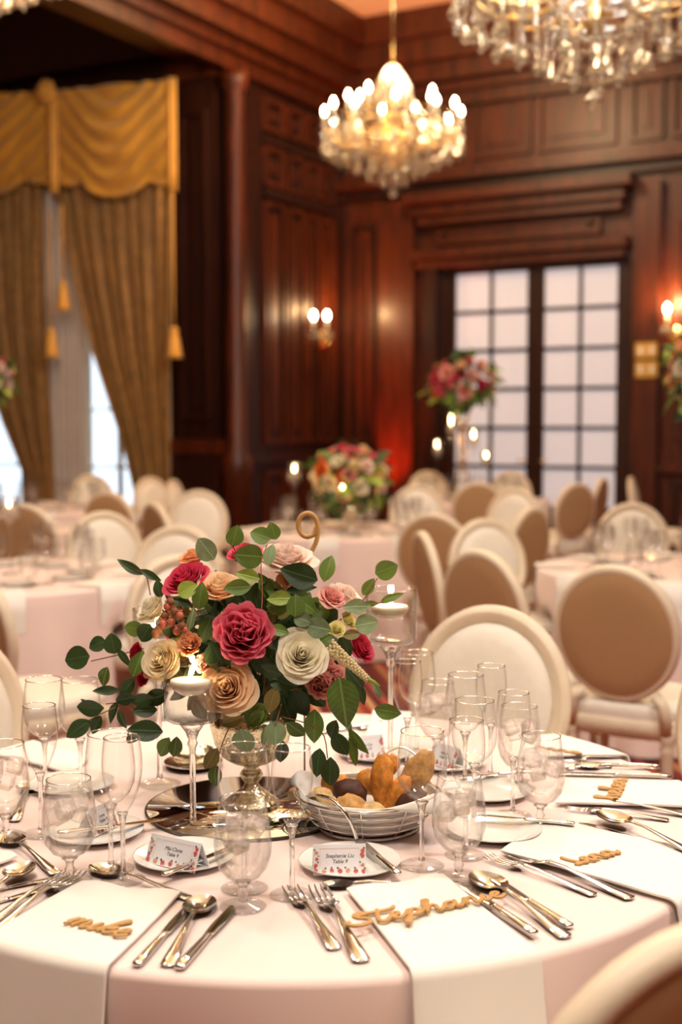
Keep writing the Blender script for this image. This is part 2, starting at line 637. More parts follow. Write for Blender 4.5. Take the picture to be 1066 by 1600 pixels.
def framed_panel(parent, wall, a0, a1, z0, z1, k, out=1, m=None):
    """raised panel with a moulding frame on a wall; wall 'v' (spans u) or 'u' (spans v)"""
    m = m or M['wood']
    t = 0.05
    for (p0, p1, q0, q1) in ((a0, a1, z0, z0 + t), (a0, a1, z1 - t, z1), (a0, a0 + t, z0 + t, z1 - t), (a1 - t, a1, z0 + t, z1 - t)):
        if wall == 'v':
            piece(parent, 'panel_moulding', m, p0, p1, k, k + 0.045, q0, q1)
        else:
            piece(parent, 'panel_moulding', m, k, k + 0.045, p0, p1, q0, q1)
    i = 0.14
    if wall == 'v':
        piece(parent, 'panel', m, a0 + i, a1 - i, k, k + 0.025, z0 + i, z1 - i)
    else:
        piece(parent, 'panel', m, k, k + 0.025, a0 + i, a1 - i, z0 + i, z1 - i)


# pilasters beside the corner and beside the door
u600, u655 = WB(600, 600)[0], WB(652, 600)[0]
piece(wall_back, 'pilaster', M['wood'], u600, u655, 0, 0.12, 0, WB(625, 318)[2])
u990, u1032 = WB(992, 600)[0], WB(1032, 600)[0]
piece(wall_back, 'pilaster', M['wood'], u990, u1032, 0, 0.12, 0, WB(1010, 285)[2])
# door architrave, cornice shelves and frieze panel
zA = WB(700, 308)[2]
zB = WB(700, 330)[2]
zC = WB(700, 392)[2]
ua, ub = WB(655, 330)[0], WB(985, 330)[0]
piece(wall_back, 'cornice_shelf', M['wood'], ua - .05, ub + .1, 0, 0.38, zA - .1, zA)
piece(wall_back, 'cornice_bed', M['wood'], ua, ub, 0, 0.26, zA - .22, zA - .1)
piece(wall_back, 'cornice_bed', M['wood'], ua + .05, ub - .05, 0, 0.18, zA - .32, zA - .22)
framed_panel(wall_back, 'v', ua + .25, ub - .3, zC + .06, zA - .36, 0.02)
piece(wall_back, 'architrave', M['wood'], ua - .02, ub + .02, 0, 0.22, zC - .1, zC)
piece(wall_back, 'architrave', M['wood'], ua + .02, ub - .02, 0, 0.14, zd + .02, zC - .1)
piece(wall_back, 'door_jamb', M['wood_dark'], ud0 - .16, ud0, 0, 0.12, 0, zd + .05)
piece(wall_back, 'door_jamb', M['wood_dark'], ud1, ud1 + .02, 0, 0.12, 0, zd + .05)
# long moulding over the door and the upper panels
zM = WB(800, 290)[2]
zN = WB(800, 262)[2]
piece(wall_back, 'wall_moulding', M['wood_dark'], 0, 7.5, 0, 0.10, zM, zM + .10)  # darker wood stands in for the shadow line below the projecting moulding
piece(wall_back, 'wall_moulding', M['wood'], 0, 7.5, 0, 0.22, zM + .10, zM + .20)
piece(wall_back, 'wall_moulding', M['wood'], 0, 7.5, 0, 0.12, zN, zN + .08)
zP0, zP1 = WB(850, 238)[2], WB(850, 140)[2]
for pa, pb in ((560, 610), (625, 725), (742, 832), (842, 965), (985, 1038), (1050, 1130)):
    framed_panel(wall_back, 'v', WB(pa, 200)[0], WB(pb, 200)[0], zP0, zP1, 0)
# dado right of the door
u1040 = WB(1040, 700)[0]
piece(wall_back, 'dado_rail', M['wood'], u1032, 7.5, 0, 0.1, 0.95, 1.05)
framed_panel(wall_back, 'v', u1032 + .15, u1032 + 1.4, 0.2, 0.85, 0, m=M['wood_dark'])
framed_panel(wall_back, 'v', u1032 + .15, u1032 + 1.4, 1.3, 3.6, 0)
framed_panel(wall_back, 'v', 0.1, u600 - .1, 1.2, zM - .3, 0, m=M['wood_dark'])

# cornice and ceiling ring round the recess
zc = 5.25
for k, (d, za, zb) in enumerate(((0.10, zc - .25, zc - .10), (0.18, zc - .10, zc), (0.32, zc, zc + .2), (0.42, zc + .2, zc + .45), (0.5, zc + .45, CEIL))):
    piece(wall_back, 'crown_moulding', M['wood'], 0, uR, 0, d, za, zb)

# ---- french doors
door = MB()
um = (WB(822, 600)[0] + WB(848, 600)[0]) / 2


def french_leaf(name, a0, a1, g0, g1):
    """leaf from a0 to a1 with its glazed field g0..g1"""
    zt = WB(760, 426)[2]
    zb = 0.55
    mb = MB()
    rbox(mb, a0, g0, -.10, -.02, 0.02, zd)
    rbox(mb, g1, a1, -.10, -.02, 0.02, zd)
    rbox(mb, g0, g1, -.10, -.02, zt, zd)
    rbox(mb, g0, g1, -.10, -.02, 0.02, zb)
    o = struct(name, mb, M['wood_dark'])
    rows = [zt - (zt - zb) * i / 6 for i in range(7)]
    gm = (g0 + g1) / 2
    piece(o, 'muntin', M['wood_dark'], gm - .02, gm + .02, -.09, -.03, zb, zt)
    for z in rows[1:-1]:
        piece(o, 'muntin', M['wood_dark'], g0, g1, -.088, -.032, z - .02, z + .02)
    for i in range(6):
        for (x0, x1) in ((g0, gm - .02), (gm + .02, g1)):
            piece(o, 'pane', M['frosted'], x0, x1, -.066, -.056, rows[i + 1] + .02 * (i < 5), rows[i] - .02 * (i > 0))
    hb = MB()
    p = RC(um + (0.07 if a0 > um - .01 else -0.07), 0.0, 1.05)
    hb.tube([p, p + V * 0.05, p + V * 0.05 + U * (0.1 if a0 > um - .01 else -0.1)], 0.012)
    hb.build('door_handle', M['gold'], o)
    o['label'] = 'dark french door leaf with frosted panes'
    return o


d1 = french_leaf('door_1', ud0, um, WB(710, 600)[0], WB(822, 600)[0])
d2 = french_leaf('door_2', um, ud1, WB(848, 600)[0], WB(962, 600)[0])

# ---- left wall (between the corner and the window recess)
mb = MB()
rbox(mb, -0.3, 0, -0.3, ve, 0, CEIL)
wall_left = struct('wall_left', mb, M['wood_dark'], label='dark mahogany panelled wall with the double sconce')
for (d, za, zb) in ((0.10, zc - .25, zc - .10), (0.18, zc - .10, zc), (0.32, zc, zc + .2), (0.42, zc + .2, zc + .45), (0.5, zc + .45, CEIL)):
    piece(wall_left, 'crown_moulding', M['wood'], 0, d, 0, vR, za, zb)
zl1, zl2 = WL(470, 318)[2], WL(470, 240)[2]
vs = [WL(p, 500)[1] for p in (408, 445, 475, 500, 522)]
piece(wall_left, 'ledge', M['wood_dark'], 0, 0.09, vs[-1], vs[0], zl1 - .05, zl1 + .05)
piece(wall_left, 'ledge', M['wood_dark'], 0, 0.05, vs[-1], vs[0], zl2 - .04, zl2 + .04)
for i in range(4):
    framed_panel(wall_left, 'u', vs[i + 1] + .03, vs[i] - .03, zl1 + .08, zl2 - .06, 0)
    framed_panel(wall_left, 'u', vs[i + 1] + .03, vs[i] - .03, 1.25, zl1 - .08, 0)
    framed_panel(wall_left, 'u', vs[i + 1] + .03, vs[i] - .03, zl2 + .1, zc - .35, 0)
    framed_panel(wall_left, 'u', vs[i + 1] + .03, vs[i] - .03, .25, .95, 0)
piece(wall_left, 'dado_rail', M['wood_dark'], 0, 0.07, 0, ve, 1.05, 1.14)
# corner column that catches the light
colm = MB()
colm.lathe([(0.0, 0), (0.15, 0), (0.15, 0.9), (0.17, 0.95), (0.17, 1.1), (0.11, 1.2), (0.10, zc - .45), (0.14, zc - .38), (0.16, zc - .25), (0.0, zc - .25)], 20, o=RC(0.06, ve - .02, 0))
colm.build('corner_column', M['wood'], wall_left)

# ---- window wall with two tall windows
win = [(WW(78, 600)[0], WW(222, 600)[0]), (WW(-150, 600)[0], WW(30, 600)[0])]
zw0, zw1 = 0.35, WW(150, 180)[2]
mb = MB()
rbox(mb, win[0][1], 0.0, ve - .3, ve, 0, CEIL)
rbox(mb, win[1][1], win[0][0], ve - .3, ve, 0, CEIL)
rbox(mb, uL, win[1][0], ve - .3, ve, 0, CEIL)
for a, b in win:
    rbox(mb, a, b, ve - .3, ve, zw1, CEIL)
    rbox(mb, a, b, ve - .3, ve, 0, zw0)
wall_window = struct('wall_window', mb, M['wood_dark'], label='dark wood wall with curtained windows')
# pilaster face between the window and the corner
up0, up1 = WW(283, 600)[0], WW(345, 600)[0]
piece(wall_window, 'pilaster', M['wood_dark'], up0, up1, ve, ve + .08, 1.3, zc - .3)
piece(wall_window, 'pilaster_base', M['wood_dark'], up0 - .06, up1 + .06, ve, ve + .14, 0, 1.15)
piece(wall_window, 'pilaster_base', M['wood'], up0 - .09, up1 + .09, ve, ve + .17, 1.15, 1.3)
piece(wall_window, 'pilaster_capital', M['wood'], up0 - .06, up1 + .06, ve, ve + .14, zc - .3, zc - .12)
framed_panel(wall_window, 'v', up0 + .08, up1 - .08, 1.5, zc - .6, ve + .08, m=M['wood_dark'])
piece(wall_window, 'crown_moulding', M['wood_dark'], uL, 0, ve, ve + .2, zc, CEIL)
piece(wall_window, 'picture_rail', M['wood_dark'], uL, 0, ve, ve + .06, WW(150, 100)[2], WW(150, 90)[2])
# beam over the opening of the recess
struct('trim_1', rbox(rbox(MB(), -0.5, -.01, ve + .2, vR, zc + .02, CEIL), -0.55, -.01, ve + .2, vR, zc - .1, zc + .02), M['wood'], label='dark ceiling beam above the window recess')
for k, (a, b) in enumerate(win):
    mb = MB()
    for (x0, x1, z0, z1) in ((a, a + .06, zw0, zw1), (b - .06, b, zw0, zw1), (a, b, zw0, zw0 + .06), (a, b, zw1 - .06, zw1)):
        rbox(mb, x0, x1, ve - .2, ve - .1, z0, z1)
    wo = struct('window_%d' % (k + 1), mb, M['chair_paint'], label='tall daylit window behind gold curtains')
    nc, nr = 3, 7
    for i in range(1, nc):
        x = lerp(a, b, i / nc)
        piece(wo, 'muntin', M['chair_paint'], x - .015, x + .015, ve - .19, ve - .12, zw0, zw1)
    for j in range(1, nr):
        z = lerp(zw0, zw1, j / nr)
        piece(wo, 'muntin', M['chair_paint'], a, b, ve - .185, ve - .125, z - .015, z + .015)
    for i in range(nc):
        for j in range(nr):
            piece(wo, 'pane', M['pane'], lerp(a, b, i / nc), lerp(a, b, (i + 1) / nc), ve - .158, ve - .152, lerp(zw0, zw1, j / nr), lerp(zw0, zw1, (j + 1) / nr))
# side and rear walls outside the frame
struct('wall_right', rbox(MB(), uR, uR + .2, 0, vR, 0, CEIL), M['wood'], label='mahogany wall out on the right')
struct('wall_far_left', rbox(MB(), uL - .2, uL, ve, vR, 0, CEIL), M['wood'], label='mahogany wall out on the left')
struct('wall_rear', rbox(MB(), uL, uR, vR, vR + .2, 0, CEIL), M['wood'], label='mahogany wall behind the viewer')


# ------------------------------------------------------------------ curtains
def curtain(name, label, pl, pr, y0, y1, pleats, m, off=0.16, depth=0.07):
    """pl, pr: lists of (y, px) giving the side edges on the window wall; the cloth hangs off the wall"""
    def edge(e, y):
        for (ya, xa), (yb, xb) in zip(e, e[1:]):
            if y <= yb:
                return lerp(xa, xb, (y - ya) / (yb - ya))
        return e[-1][1]

    def fn(a, b):
        y = lerp(y0, y1, b)
        xl, xr = edge(pl, y), edge(pr, y)
        u, _, z = at_wall(lerp(xl, xr, a), y, 'v', ve + off)
        z = max(z, 0.012)
        ww = max(0.25, (xr - xl) / 180)
        d = depth * math.sin(2 * PI * pleats * (a + .03 * math.sin(3 * b))) * (0.6 + .4 * b) * (0.55 + .45 * ww)
        d += 0.02 * math.sin(5 * PI * pleats * a + 1)
        return RC(u, ve + off + d, z)
    o = MB().grid(fn, pleats * 10, 26).build(name, m)
    o.modifiers.new('thick', 'SOLIDIFY').thickness = 0.008
    return tag(o, label, 'curtain')


curtain('curtain', 'gold brocade curtain swept to the right beside the dark pilaster', [(250, 88), (330, 98), (430, 118), (560, 152), (700, 198), (800, 220), (960, 224)], [(250, 268), (700, 268), (960, 262)], 255, 955, 8, M['drape'])
curtain('curtain', 'gold brocade curtain between the two windows at the left edge', [(250, -40), (480, -25), (640, 0), (760, 48), (960, 52)], [(250, 68), (500, 72), (700, 82), (960, 84)], 255, 955, 7, M['drape'], off=0.18)
curtain('sheer_curtain', 'pale sheer curtain hanging in the gap between the gold curtains', [(250, 66), (960, 76)], [(250, 98), (420, 120), (520, 134), (960, 136)], 255, 955, 5, M['sheer'], off=0.06, depth=0.02)


def valance(label, xa, xb, ytop_a, ytop_b, ymid, ydip, first):
    """a swagged silk valance with a scalloped lower edge"""
    def fn(a, b):
        px = lerp(xa, xb, a)
        yt = lerp(ytop_a, ytop_b, a)
        # scallop: one deep swag and small side points
        low = ymid + ydip * (math.sin(PI * a) ** 2 * 0.9 - 0.55 * math.exp(-((a - .24) / .07) ** 2) - 0.55 * math.exp(-((a - .78) / .07) ** 2))
        py = lerp(yt, low, b)
        u, _, z = at_wall(px, py, 'v', ve + .28)
        sag = b - 0.75 * math.sin(PI * a) * (1 - b * .35)
        d = 0.035 * math.sin(sag * 24) * (1 - abs(2 * a - 1) ** 3)
        d += 0.09 * math.sin(PI * min(1, b * 1.1)) * math.sin(PI * a)
        return RC(u, ve + .28 + d, z)
    t = thing('valance', label, 'valance', RC(at_wall((xa + xb) / 2, 200, 'v', ve + .28)[0], ve + .28, 0))
    t.location = (0, 0, 0)
    o = MB().grid(fn, 48, 40).build('swag', M['valance'], t)
    o.modifiers.new('thick', 'SOLIDIFY').thickness = 0.01
    mb = MB()
    mb.tube([fn(i / 40, 1.0) for i in range(41)], 0.025, 6)
    mb.build('fringe', M['valance'], t)
    return t


v1 = valance('yellow silk swag valance over the right hand gold curtain', 84, 272, 142, 124, 286, 22, True)
v2 = valance('yellow silk swag valance cut by the left edge of the frame', -110, 76, 152, 142, 284, 22, False)
for v_, px, y0, y1 in ((v1, 268, 122, 300), (v1, 82, 142, 302)):
    a, b = at_wall(px, y0, 'v', ve + .36), at_wall(px, y1, 'v', ve + .36)
    mb = MB()
    for k in range(3):
        mb.tube([RC(a[0] + (k - 1) * .035, ve + .36 + .02 * (k == 1), lerp(b[2], a[2], i / 6)) for i in range(7)], 0.022, 8)
    mb.build('jabot', M['valance'], v_)
mb = MB()
c = at_wall(72, 142, 'v', ve + .4)
for k in range(7):
    a = 2 * PI * k / 7
    mb.ball(RC(c[0] + .07 * math.cos(a), ve + .40, c[2] + .07 * math.sin(a)), 0.055, 10, 6)
mb.ball(RC(c[0], ve + .44, c[2]), 0.06, 10, 6)
mb.build('rosette', M['valance'], v1)
mb = MB()
rbox(mb, at_wall(-130, 140, 'v', ve)[0], at_wall(276, 124, 'v', ve)[0], ve, ve + .2, at_wall(150, 150, 'v', ve)[2] - .02, at_wall(150, 143, 'v', ve)[2])
mb.build('pelmet_board', M['wood_dark'], wall_window, smooth=False)


def tassel(label, px, py, top):
    c = at_wall(px, py, 'v', ve + .42)
    t = at_wall(px, top, 'v', ve + .42)
    o = thing('tassel', label, 'tassel', RC(c[0], ve + .42, c[2]))
    MB().tube([(0, 0, .1), (0, 0, t[2] - c[2])], 0.012, 6).build('cord', M['valance'], o)
    MB().lathe([(0, .16), (.03, .15), (.045, .12), (.035, .09), (.05, .05), (.075, -.12), (.08, -.16), (0, -.16)], 16, rib=lambda a, i: 1 + .06 * math.cos(10 * a)).build('skirt', M['valance'], o)


tassel('gold tassel hanging at the right edge of the swept curtain', 272, 535, 300)
tassel('lower of two gold tassels hanging before the sheer curtain', 80, 535, 330)
tassel('upper of two gold tassels hanging before the sheer curtain', 98, 462, 320)


# ------------------------------------------------------------------ chandeliers and sconces
def crystal_mat():
    m, t, N, L, b = nt('cut_crystal')
    N.remove(b)
    lw = N.new('ShaderNodeLayerWeight'); lw.inputs['Blend'].default_value = 0.5
    mr = N.new('ShaderNodeMapRange'); mr.inputs['To Min'].default_value = 0.25; mr.inputs['To Max'].default_value = 0.9
    L.new(lw.outputs['Facing'], mr.inputs['Value'])
    tr = N.new('ShaderNodeBsdfTransparent'); tr.inputs[0].default_value = (1, .98, .94, 1)
    gl = N.new('ShaderNodeBsdfGlossy'); gl.inputs['Roughness'].default_value = 0.12
    td = N.new('ShaderNodeBsdfTranslucent'); td.inputs[0].default_value = (0.95, 0.84, 0.62, 1)
    df = N.new('ShaderNodeBsdfDiffuse'); df.inputs[0].default_value = (0.95, 0.84, 0.62, 1)
    a1 = N.new('ShaderNodeMixShader'); a1.inputs[0].default_value = 0.5
    L.new(td.outputs[0], a1.inputs[1]); L.new(df.outputs[0], a1.inputs[2])
    a2 = N.new('ShaderNodeMixShader'); a2.inputs[0].default_value = 0.16
    L.new(tr.outputs[0], a2.inputs[1]); L.new(a1.outputs[0], a2.inputs[2])
    mx = N.new('ShaderNodeMixShader')
    L.new(mr.outputs[0], mx.inputs[0]); L.new(a2.outputs[0], mx.inputs[1]); L.new(gl.outputs[0], mx.inputs[2])
    L.new(mx.outputs[0], N['Material Output'].inputs['Surface'])
    return m


M['cut'] = crystal_mat()


def drop_mesh(w_, h_):
    """faceted pear drop hanging from the origin"""
    return MB().lathe([(0.0, 0), (w_ * .18, -h_ * .08), (w_ * .3, -h_ * .35), (w_ * .5, -h_ * .68), (w_ * .42, -h_ * .88), (0, -h_)], 8)


ME_DROP = drop_mesh(.058, .095).mesh('crystal_drop', M['cut'], smooth=False)
ME_SPEAR = drop_mesh(.032, .11).mesh('crystal_spear', M['cut'], smooth=False)
ME_BALL = MB().lathe([(0, 0), (.022, -.012), (.042, -.045), (.022, -.078), (0, -.09)], 9).mesh('crystal_ball', M['cut'], smooth=False)


def bead_mesh(n, r=.011):
    mb = MB()
    for k in range(n):
        mb.lathe([(0, -k * r * 2), (r, -k * r * 2 - r), (0, -(k + 1) * r * 2)], 6)
    return mb


ME_BEADS = {n: bead_mesh(n).mesh('bead_string', M['cut'], smooth=False) for n in (5, 8, 11)}
TIERS = [(.62, -.24, 24), (.53, -.29, 22), (.43, -.33, 18), (.32, -.40, 14), (.21, -.45, 9), (.11, -.52, 5), (0.0, -.60, 1)]


def chandelier(label, loc, s, near, zc_=CEIL, low_only=False):
    t = thing('chandelier', label, 'chandelier', loc, 0, 'crystal chandeliers of the ballroom', s)
    top = (zc_ - loc[2]) / s
    MB().tube([(0, 0, .5), (0, 0, top)], 0.014, 6).build('chain', M['gold'], t)
    MB().lathe([(0, top), (.12, top - .0), (.10, top - .06), (0, top - .1)], 16).build('ceiling_rose', M['gold'], t)
    MB().lathe([(0, .56), (.02, .54), (.03, .5), (.02, .46), (.035, .3), (.02, .1), (.05, 0), (.03, -.1), (.06, -.2), (.02, -.3), (0, -.34)], 14).build('column', M['gold'], t)
    mb = MB()
    for k in range(9):
        z = .52 - .24 * (k / 8)
        r = .05 + .11 * math.sin(PI / 2 * k / 8)
        n = 6 + 2 * k
        for j in range(n):
            a = 2 * PI * j / n + k * .3
            mb.lathe([(0, .02), (.016, 0), (0, -.02)], 5, o=(r * math.cos(a), r * math.sin(a), z))
    mb.build('bead_crown', M['cut'], t, smooth=False)
    for r, z, n, off in ((.60, .0, 12, 0), (.40, .12, 8, .2)):
        for k in range(n):
            a = 2 * PI * k / n + off
            ca, sa = math.cos(a), math.sin(a)
            pts = catmull([(.03 * ca, .03 * sa, z + .02), (r * .4 * ca, r * .4 * sa, z - .14), (r * .8 * ca, r * .8 * sa, z - .12), (r * ca, r * sa, z + .0)], 5)
            arm = MB().tube(pts, 0.011, 6).build('arm', M['gold'], t)
            if low_only:
                continue
            MB().lathe([(0, -.005), (.045, .012), (.05, .02), (0, .012)], 12, o=(r * ca, r * sa, z)).build('drip_pan', M['cut'], arm)
            MB().lathe([(0, 0), (.014, 0), (.014, .10), (0, .10)], 8, o=(r * ca, r * sa, z + .01)).build('candle_tube', M['wax'], arm)
            MB().lathe([(0, 0), (.014, .01), (.023, .035), (.016, .065), (0, .09)], 10, o=(r * ca, r * sa, z + .11)).build('bulb', M['bulb'], arm)
    rng = random.Random(3)
    joined = MB()
    for ti, (r, zd_, n) in enumerate(TIERS):
        if r:
            ring = [(r * math.cos(2 * PI * k / 40), r * math.sin(2 * PI * k / 40), zd_ + .30 - .02 * ti) for k in range(40)]
            MB().tube(ring, 0.008, 5, closed=True).build('ring', M['cut'] if near else M['gold'], t)
        for k in range(n):
            a = 2 * PI * (k + .37 * ti) / n
            x, y = r * math.cos(a), r * math.sin(a)
            nb = rng.choice((5, 8, 8, 11)) if r else 11
            kind = (ME_BALL if not r else rng.choice((ME_DROP, ME_DROP, ME_SPEAR)))
            z0 = zd_ + .095 + rng.uniform(-.01, .03)
            zb = z0 + nb * .022
            if near:
                rot = Matrix.Rotation(a, 4, 'Z')
                obj('bead_string', ME_BEADS[nb], t, mat4=Matrix.Translation((x, y, zb)))
                obj('crystal_drop', kind, t, mat4=Matrix.Translation((x, y, z0)) @ rot)
            else:
                for me, z in ((ME_BEADS[nb], zb), (kind, z0)):
                    joined.add([Vector(v.co) + Vector((x, y, z)) for v in me.vertices], [tuple(p.vertices) for p in me.polygons])
    # an outer curtain of short bead garlands under the arms
    for k in range(12):
        a0, a1 = 2 * PI * k / 12, 2 * PI * (k + 1) / 12
        for j in range(1, 12):
            q = j / 12
            a = lerp(a0, a1, q)
            joined.lathe([(0, .014), (.012, 0), (0, -.014)], 5, o=(.6 * math.cos(a), .6 * math.sin(a), -.02 - .16 * math.sin(PI * q)))
            joined.lathe([(0, .014), (.012, 0), (0, -.014)], 5, o=(.4 * math.cos(a), .4 * math.sin(a), .10 - .14 * math.sin(PI * q)))
            joined.lathe([(0, .014), (.012, 0), (0, -.014)], 5, o=(lerp(.16, .58, q) * math.cos(a0), lerp(.16, .58, q) * math.sin(a0), .28 - .3 * q - .1 * math.sin(PI * q)))
    o = joined.build('crystal_garland', M['cut'], t, smooth=False)
    o['kind'] = 'stuff'
    return t


chandelier('crystal chandelier with lit candle bulbs hanging near the doors', (0.455, 11.2, 4.05), 1.0, False)
chandelier('large crystal chandelier cropped by the top edge at right, only hanging drops showing', (1.23, 6.2, 3.64), 1.1, True)
chandelier('crystal chandelier at the top left corner, only its lowest drops in frame', (-2.36, 8.5, 4.68), 1.0, False)


def sconce(label, wall, spots, out=.22, power=14, group='wall sconces'):
    """spots: pixels of the bulbs; wall 'u' or 'v'"""
    P0 = WL if wall == 'u' else WB
    nrm = U if wall == 'u' else V
    mid = P0(sum(p[0] for p in spots) / len(spots), sum(p[1] for p in spots) / len(spots))
    base = RC(mid[0], mid[1], mid[2] - .28)
    t = thing('wall_sconce', label, 'sconce', base, 0, group)
    MB().ball(nrm * .02, .07, 12, 8, (1, 1, 1.6)).build('backplate', M['gold'], t)
    for k, (px, py) in enumerate(spots):
        q = at_wall(px, py, wall, out)
        p = RC(*q) - base
        root = p - Vector((0, 0, .2))
        MB().tube(catmull([nrm * .04, nrm * .12 + Vector((0, 0, -.08)), root * .8 + Vector((0, 0, -.08)), root + Vector((0, 0, .02))], 5), .009, 6).build('arm', M['gold'], t)
        MB().lathe([(0, 0), (.05, .012), (.055, .025), (0, .012)], 12, o=root).build('drip_pan', M['cut'], t)
        MB().lathe([(0, 0), (.015, 0), (.015, .12), (0, .12)], 8, o=root + Vector((0, 0, .02))).build('candle_tube', M['wax'], t)
        MB().lathe([(0, 0), (.016, .01), (.028, .04), (.02, .075), (0, .1)], 10, o=root + Vector((0, 0, .14))).build('bulb', M['bulb'], t)
        for j in range(6):
            a = 2 * PI * j / 6
            obj('crystal_drop', ME_DROP, t, mat4=Matrix.Translation(root + Vector((.05 * math.cos(a), .05 * math.sin(a), .015))))
    lamp('sconce_light', base + nrm * (out + .03) + Vector((0, 0, .34)), power, (1.0, .58, .25), .05)
    return t


sconce('double candle sconce with crystal drops on the dark left wall', 'u', [(490, 491), (511, 491)], .3, 26)
sconce('single lit candle sconce on the wall right of the doors', 'v', [(1043, 480), (1078, 482)], .2, 30)

# switch plates
for k, (py0, py1, lab) in enumerate(((535, 560, 'upper gold switch plate on the wall right of the doors'), (564, 590, 'lower gold switch plate on the wall right of the doors'))):
    a, b = at_wall(993, py1, 'v', .12), at_wall(1028, py0, 'v', .12)
    t = thing('switch_plate', lab, 'switch', RC((a[0] + b[0]) / 2, .12, (a[2] + b[2]) / 2), 0, 'switch plates')
    hw, hh = (b[0] - a[0]) / 2, (b[2] - a[2]) / 2
    fn = lambda x, y, z: U * x + V * y + Vector((0, 0, z))
    MB().box(-hw, hw, 0, .012, -hh, hh, fn).build('plate', M['brass_plate'], t, smooth=False)
    for s in (-1, 1):
        MB().box(s * hw * .5 - .02, s * hw * .5 + .02, .012, .022, -.035, .035, fn).build('rocker', M['porcelain'], t, smooth=False)

# red uplight at the foot of the pilaster beside the corner
q = RC((u600 + u655) / 2, 0.45, 0)
t = thing('uplight', 'small floor uplight washing the pilaster red beside the doors', 'light', q)
MB().lathe([(0, 0), (.09, 0), (.09, .02), (.07, .05), (.07, .2), (.0, .2)], 16).build('housing', M['ink'], t)
MB().lathe([(0, .2), (.06, .2), (.06, .205), (0, .206)], 16).build('lens', glow('red_lens', (1, .05, .02, 1), 4), t)
ld = bpy.data.lights.new('uplight_light', 'SPOT')
ld.energy = 420
ld.color = (1.0, .09, .03)
ld.spot_size = math.radians(50)
ld.spot_blend = .8
ld.shadow_soft_size = .05
lo = bpy.data.objects.new('uplight_light', ld)
COL.objects.link(lo)
lo.location = q + Vector((0, 0, .24))
lo.rotation_euler = (V * -.16 + Vector((0, 0, 1))).to_track_quat('-Z', 'Y').to_euler()


# ------------------------------------------------------------------ chairs (oval-backed)
def chair_proto():
    t = thing('dining_chair', 'x', 'chair')
    A, B, zc2, yb, tilt = .225, .245, .735, .235, math.radians(9)
    ct, st = math.cos(tilt), math.sin(tilt)

    def bp(x, y, z):        # back-local (x, depth, up from oval centre) -> chair
        return Vector((x, yb + y * ct + z * st, zc2 + z * ct - y * st))
    ring = MB()
    prof = [(0.004, -.024), (.020, -.020), (.024, 0.0), (.018, .014), (.006, .018), (-.006, .014), (-.018, .017), (-.024, 0.0), (-.02, -.018)]
    n = 48

    def fn(a, b):
        th = 2 * PI * a
        r_, d_ = prof[int(round(b * len(prof))) % len(prof)]
        return bp((A - .024 + r_) * math.cos(th), d_, (B - .024 + r_) * math.sin(th))
    ring.grid(fn, n, len(prof), wrap=True)
    ring.build('back_frame', M['chair_paint'], t)

    def pad(sign, bulge, ins):
        mb = MB()

        def f2(a, b):
            th = 2 * PI * a
            r_ = max(b, .001)
            return bp((A - ins) * r_ * math.cos(th), sign * ((.012 if sign < 0 else .0165) + bulge * math.sqrt(max(0, 1 - r_ ** 4))), (B - ins) * r_ * math.sin(th))
        return mb.grid(f2, 40, 8, wrap=True)
    pad(-1, .03, .044).build('back_cushion', M['chair_white'], t)
    pad(1, .010, .024).build('back_panel', M['chair_tan'], t)
    # posts from the oval to the seat
    for s in (-1, 1):
        MB().tube([bp(s * .13, 0, -.215), (s * .16, .215, .50), (s * .17, .20, .40)], [.022, .021, .024], 8).build('back_post', M['chair_paint'], t)

    def seat_outline(a, k=1.0):
        th = 2 * PI * a
        c, s = math.cos(th), math.sin(th)
        e = .62
        return (.245 * k * math.copysign(abs(c) ** e, c), .01 + .235 * k * math.copysign(abs(s) ** e, s) * (1.0 if s < 0 else .92))
    apron = MB()
    apron.grid(lambda a, b: Vector((*seat_outline(a, [0.9, 1.0, 1.0, .97][int(round(b * 3))]), [.375, .375, .435, .44][int(round(b * 3))])), 40, 3, wrap=True)
    apron.build('seat_frame', M['chair_paint'], t)
    cush = MB()
    cush.grid(lambda a, b: Vector((*seat_outline(a, [.97, .985, .95, .8, .5, .01][int(round(b * 5))]), [.44, .465, .488, .502, .508, .51][int(round(b * 5))])), 40, 5, wrap=True)
    cush.build('seat', M['chair_white'], t)
    for x, y in ((-.19, -.185), (.19, -.185), (-.17, .19), (.17, .19)):
        MB().lathe([(0, 0), (.012, 0), (.014, .03), (.011, .05), (.022, .33), (.026, .345), (.019, .355), (.028, .37), (.028, .42), (0, .42)], 12, o=(x, y, 0), rib=lambda a, i: 1 + .06 * math.cos(8 * a)).build('leg', M['chair_paint'], t)
    return t


CH = chair_proto()
CH_USED = [False]
SEATS = []


def chair(px, ytop, facing, label, depth=None, group='oval backed dining chairs'):
    """px, ytop: where the top of the back shows; facing: degrees, 0 = towards the viewer, + = turned to the right"""
    d = depth or (EYE - .98) * F / (ytop - 664.0)
    p = at_y(px, 664, d)
    o = CH if not CH_USED[0] else copy_tree(CH)
    CH_USED[0] = True
    a = math.radians(facing)
    bx, by = -math.sin(a) * .275, math.cos(a) * .275
    o.location = (p.x - bx, p.y - by, 0)
    o.rotation_euler = (0, 0, a)
    SEATS.append((o.location.x, o.location.y))
    tag(o, label, 'chair', group)
    return o


# at the near table
TC = Vector((-0.074, 2.268, 0))
TR = 0.738
chair(776, 945, -28, 'ivory oval-back chair facing us across the near table behind the wine glasses')
chair(1196, 0, -66, 'cream chair at the right edge of the frame beside the near table', depth=2.92)
chair(-108, 0, 55, 'pale chair at the left edge of the frame beside the near table', depth=2.9)
chair(1150, 1455, 180 + 22, 'large blurred chair back in the bottom right corner')
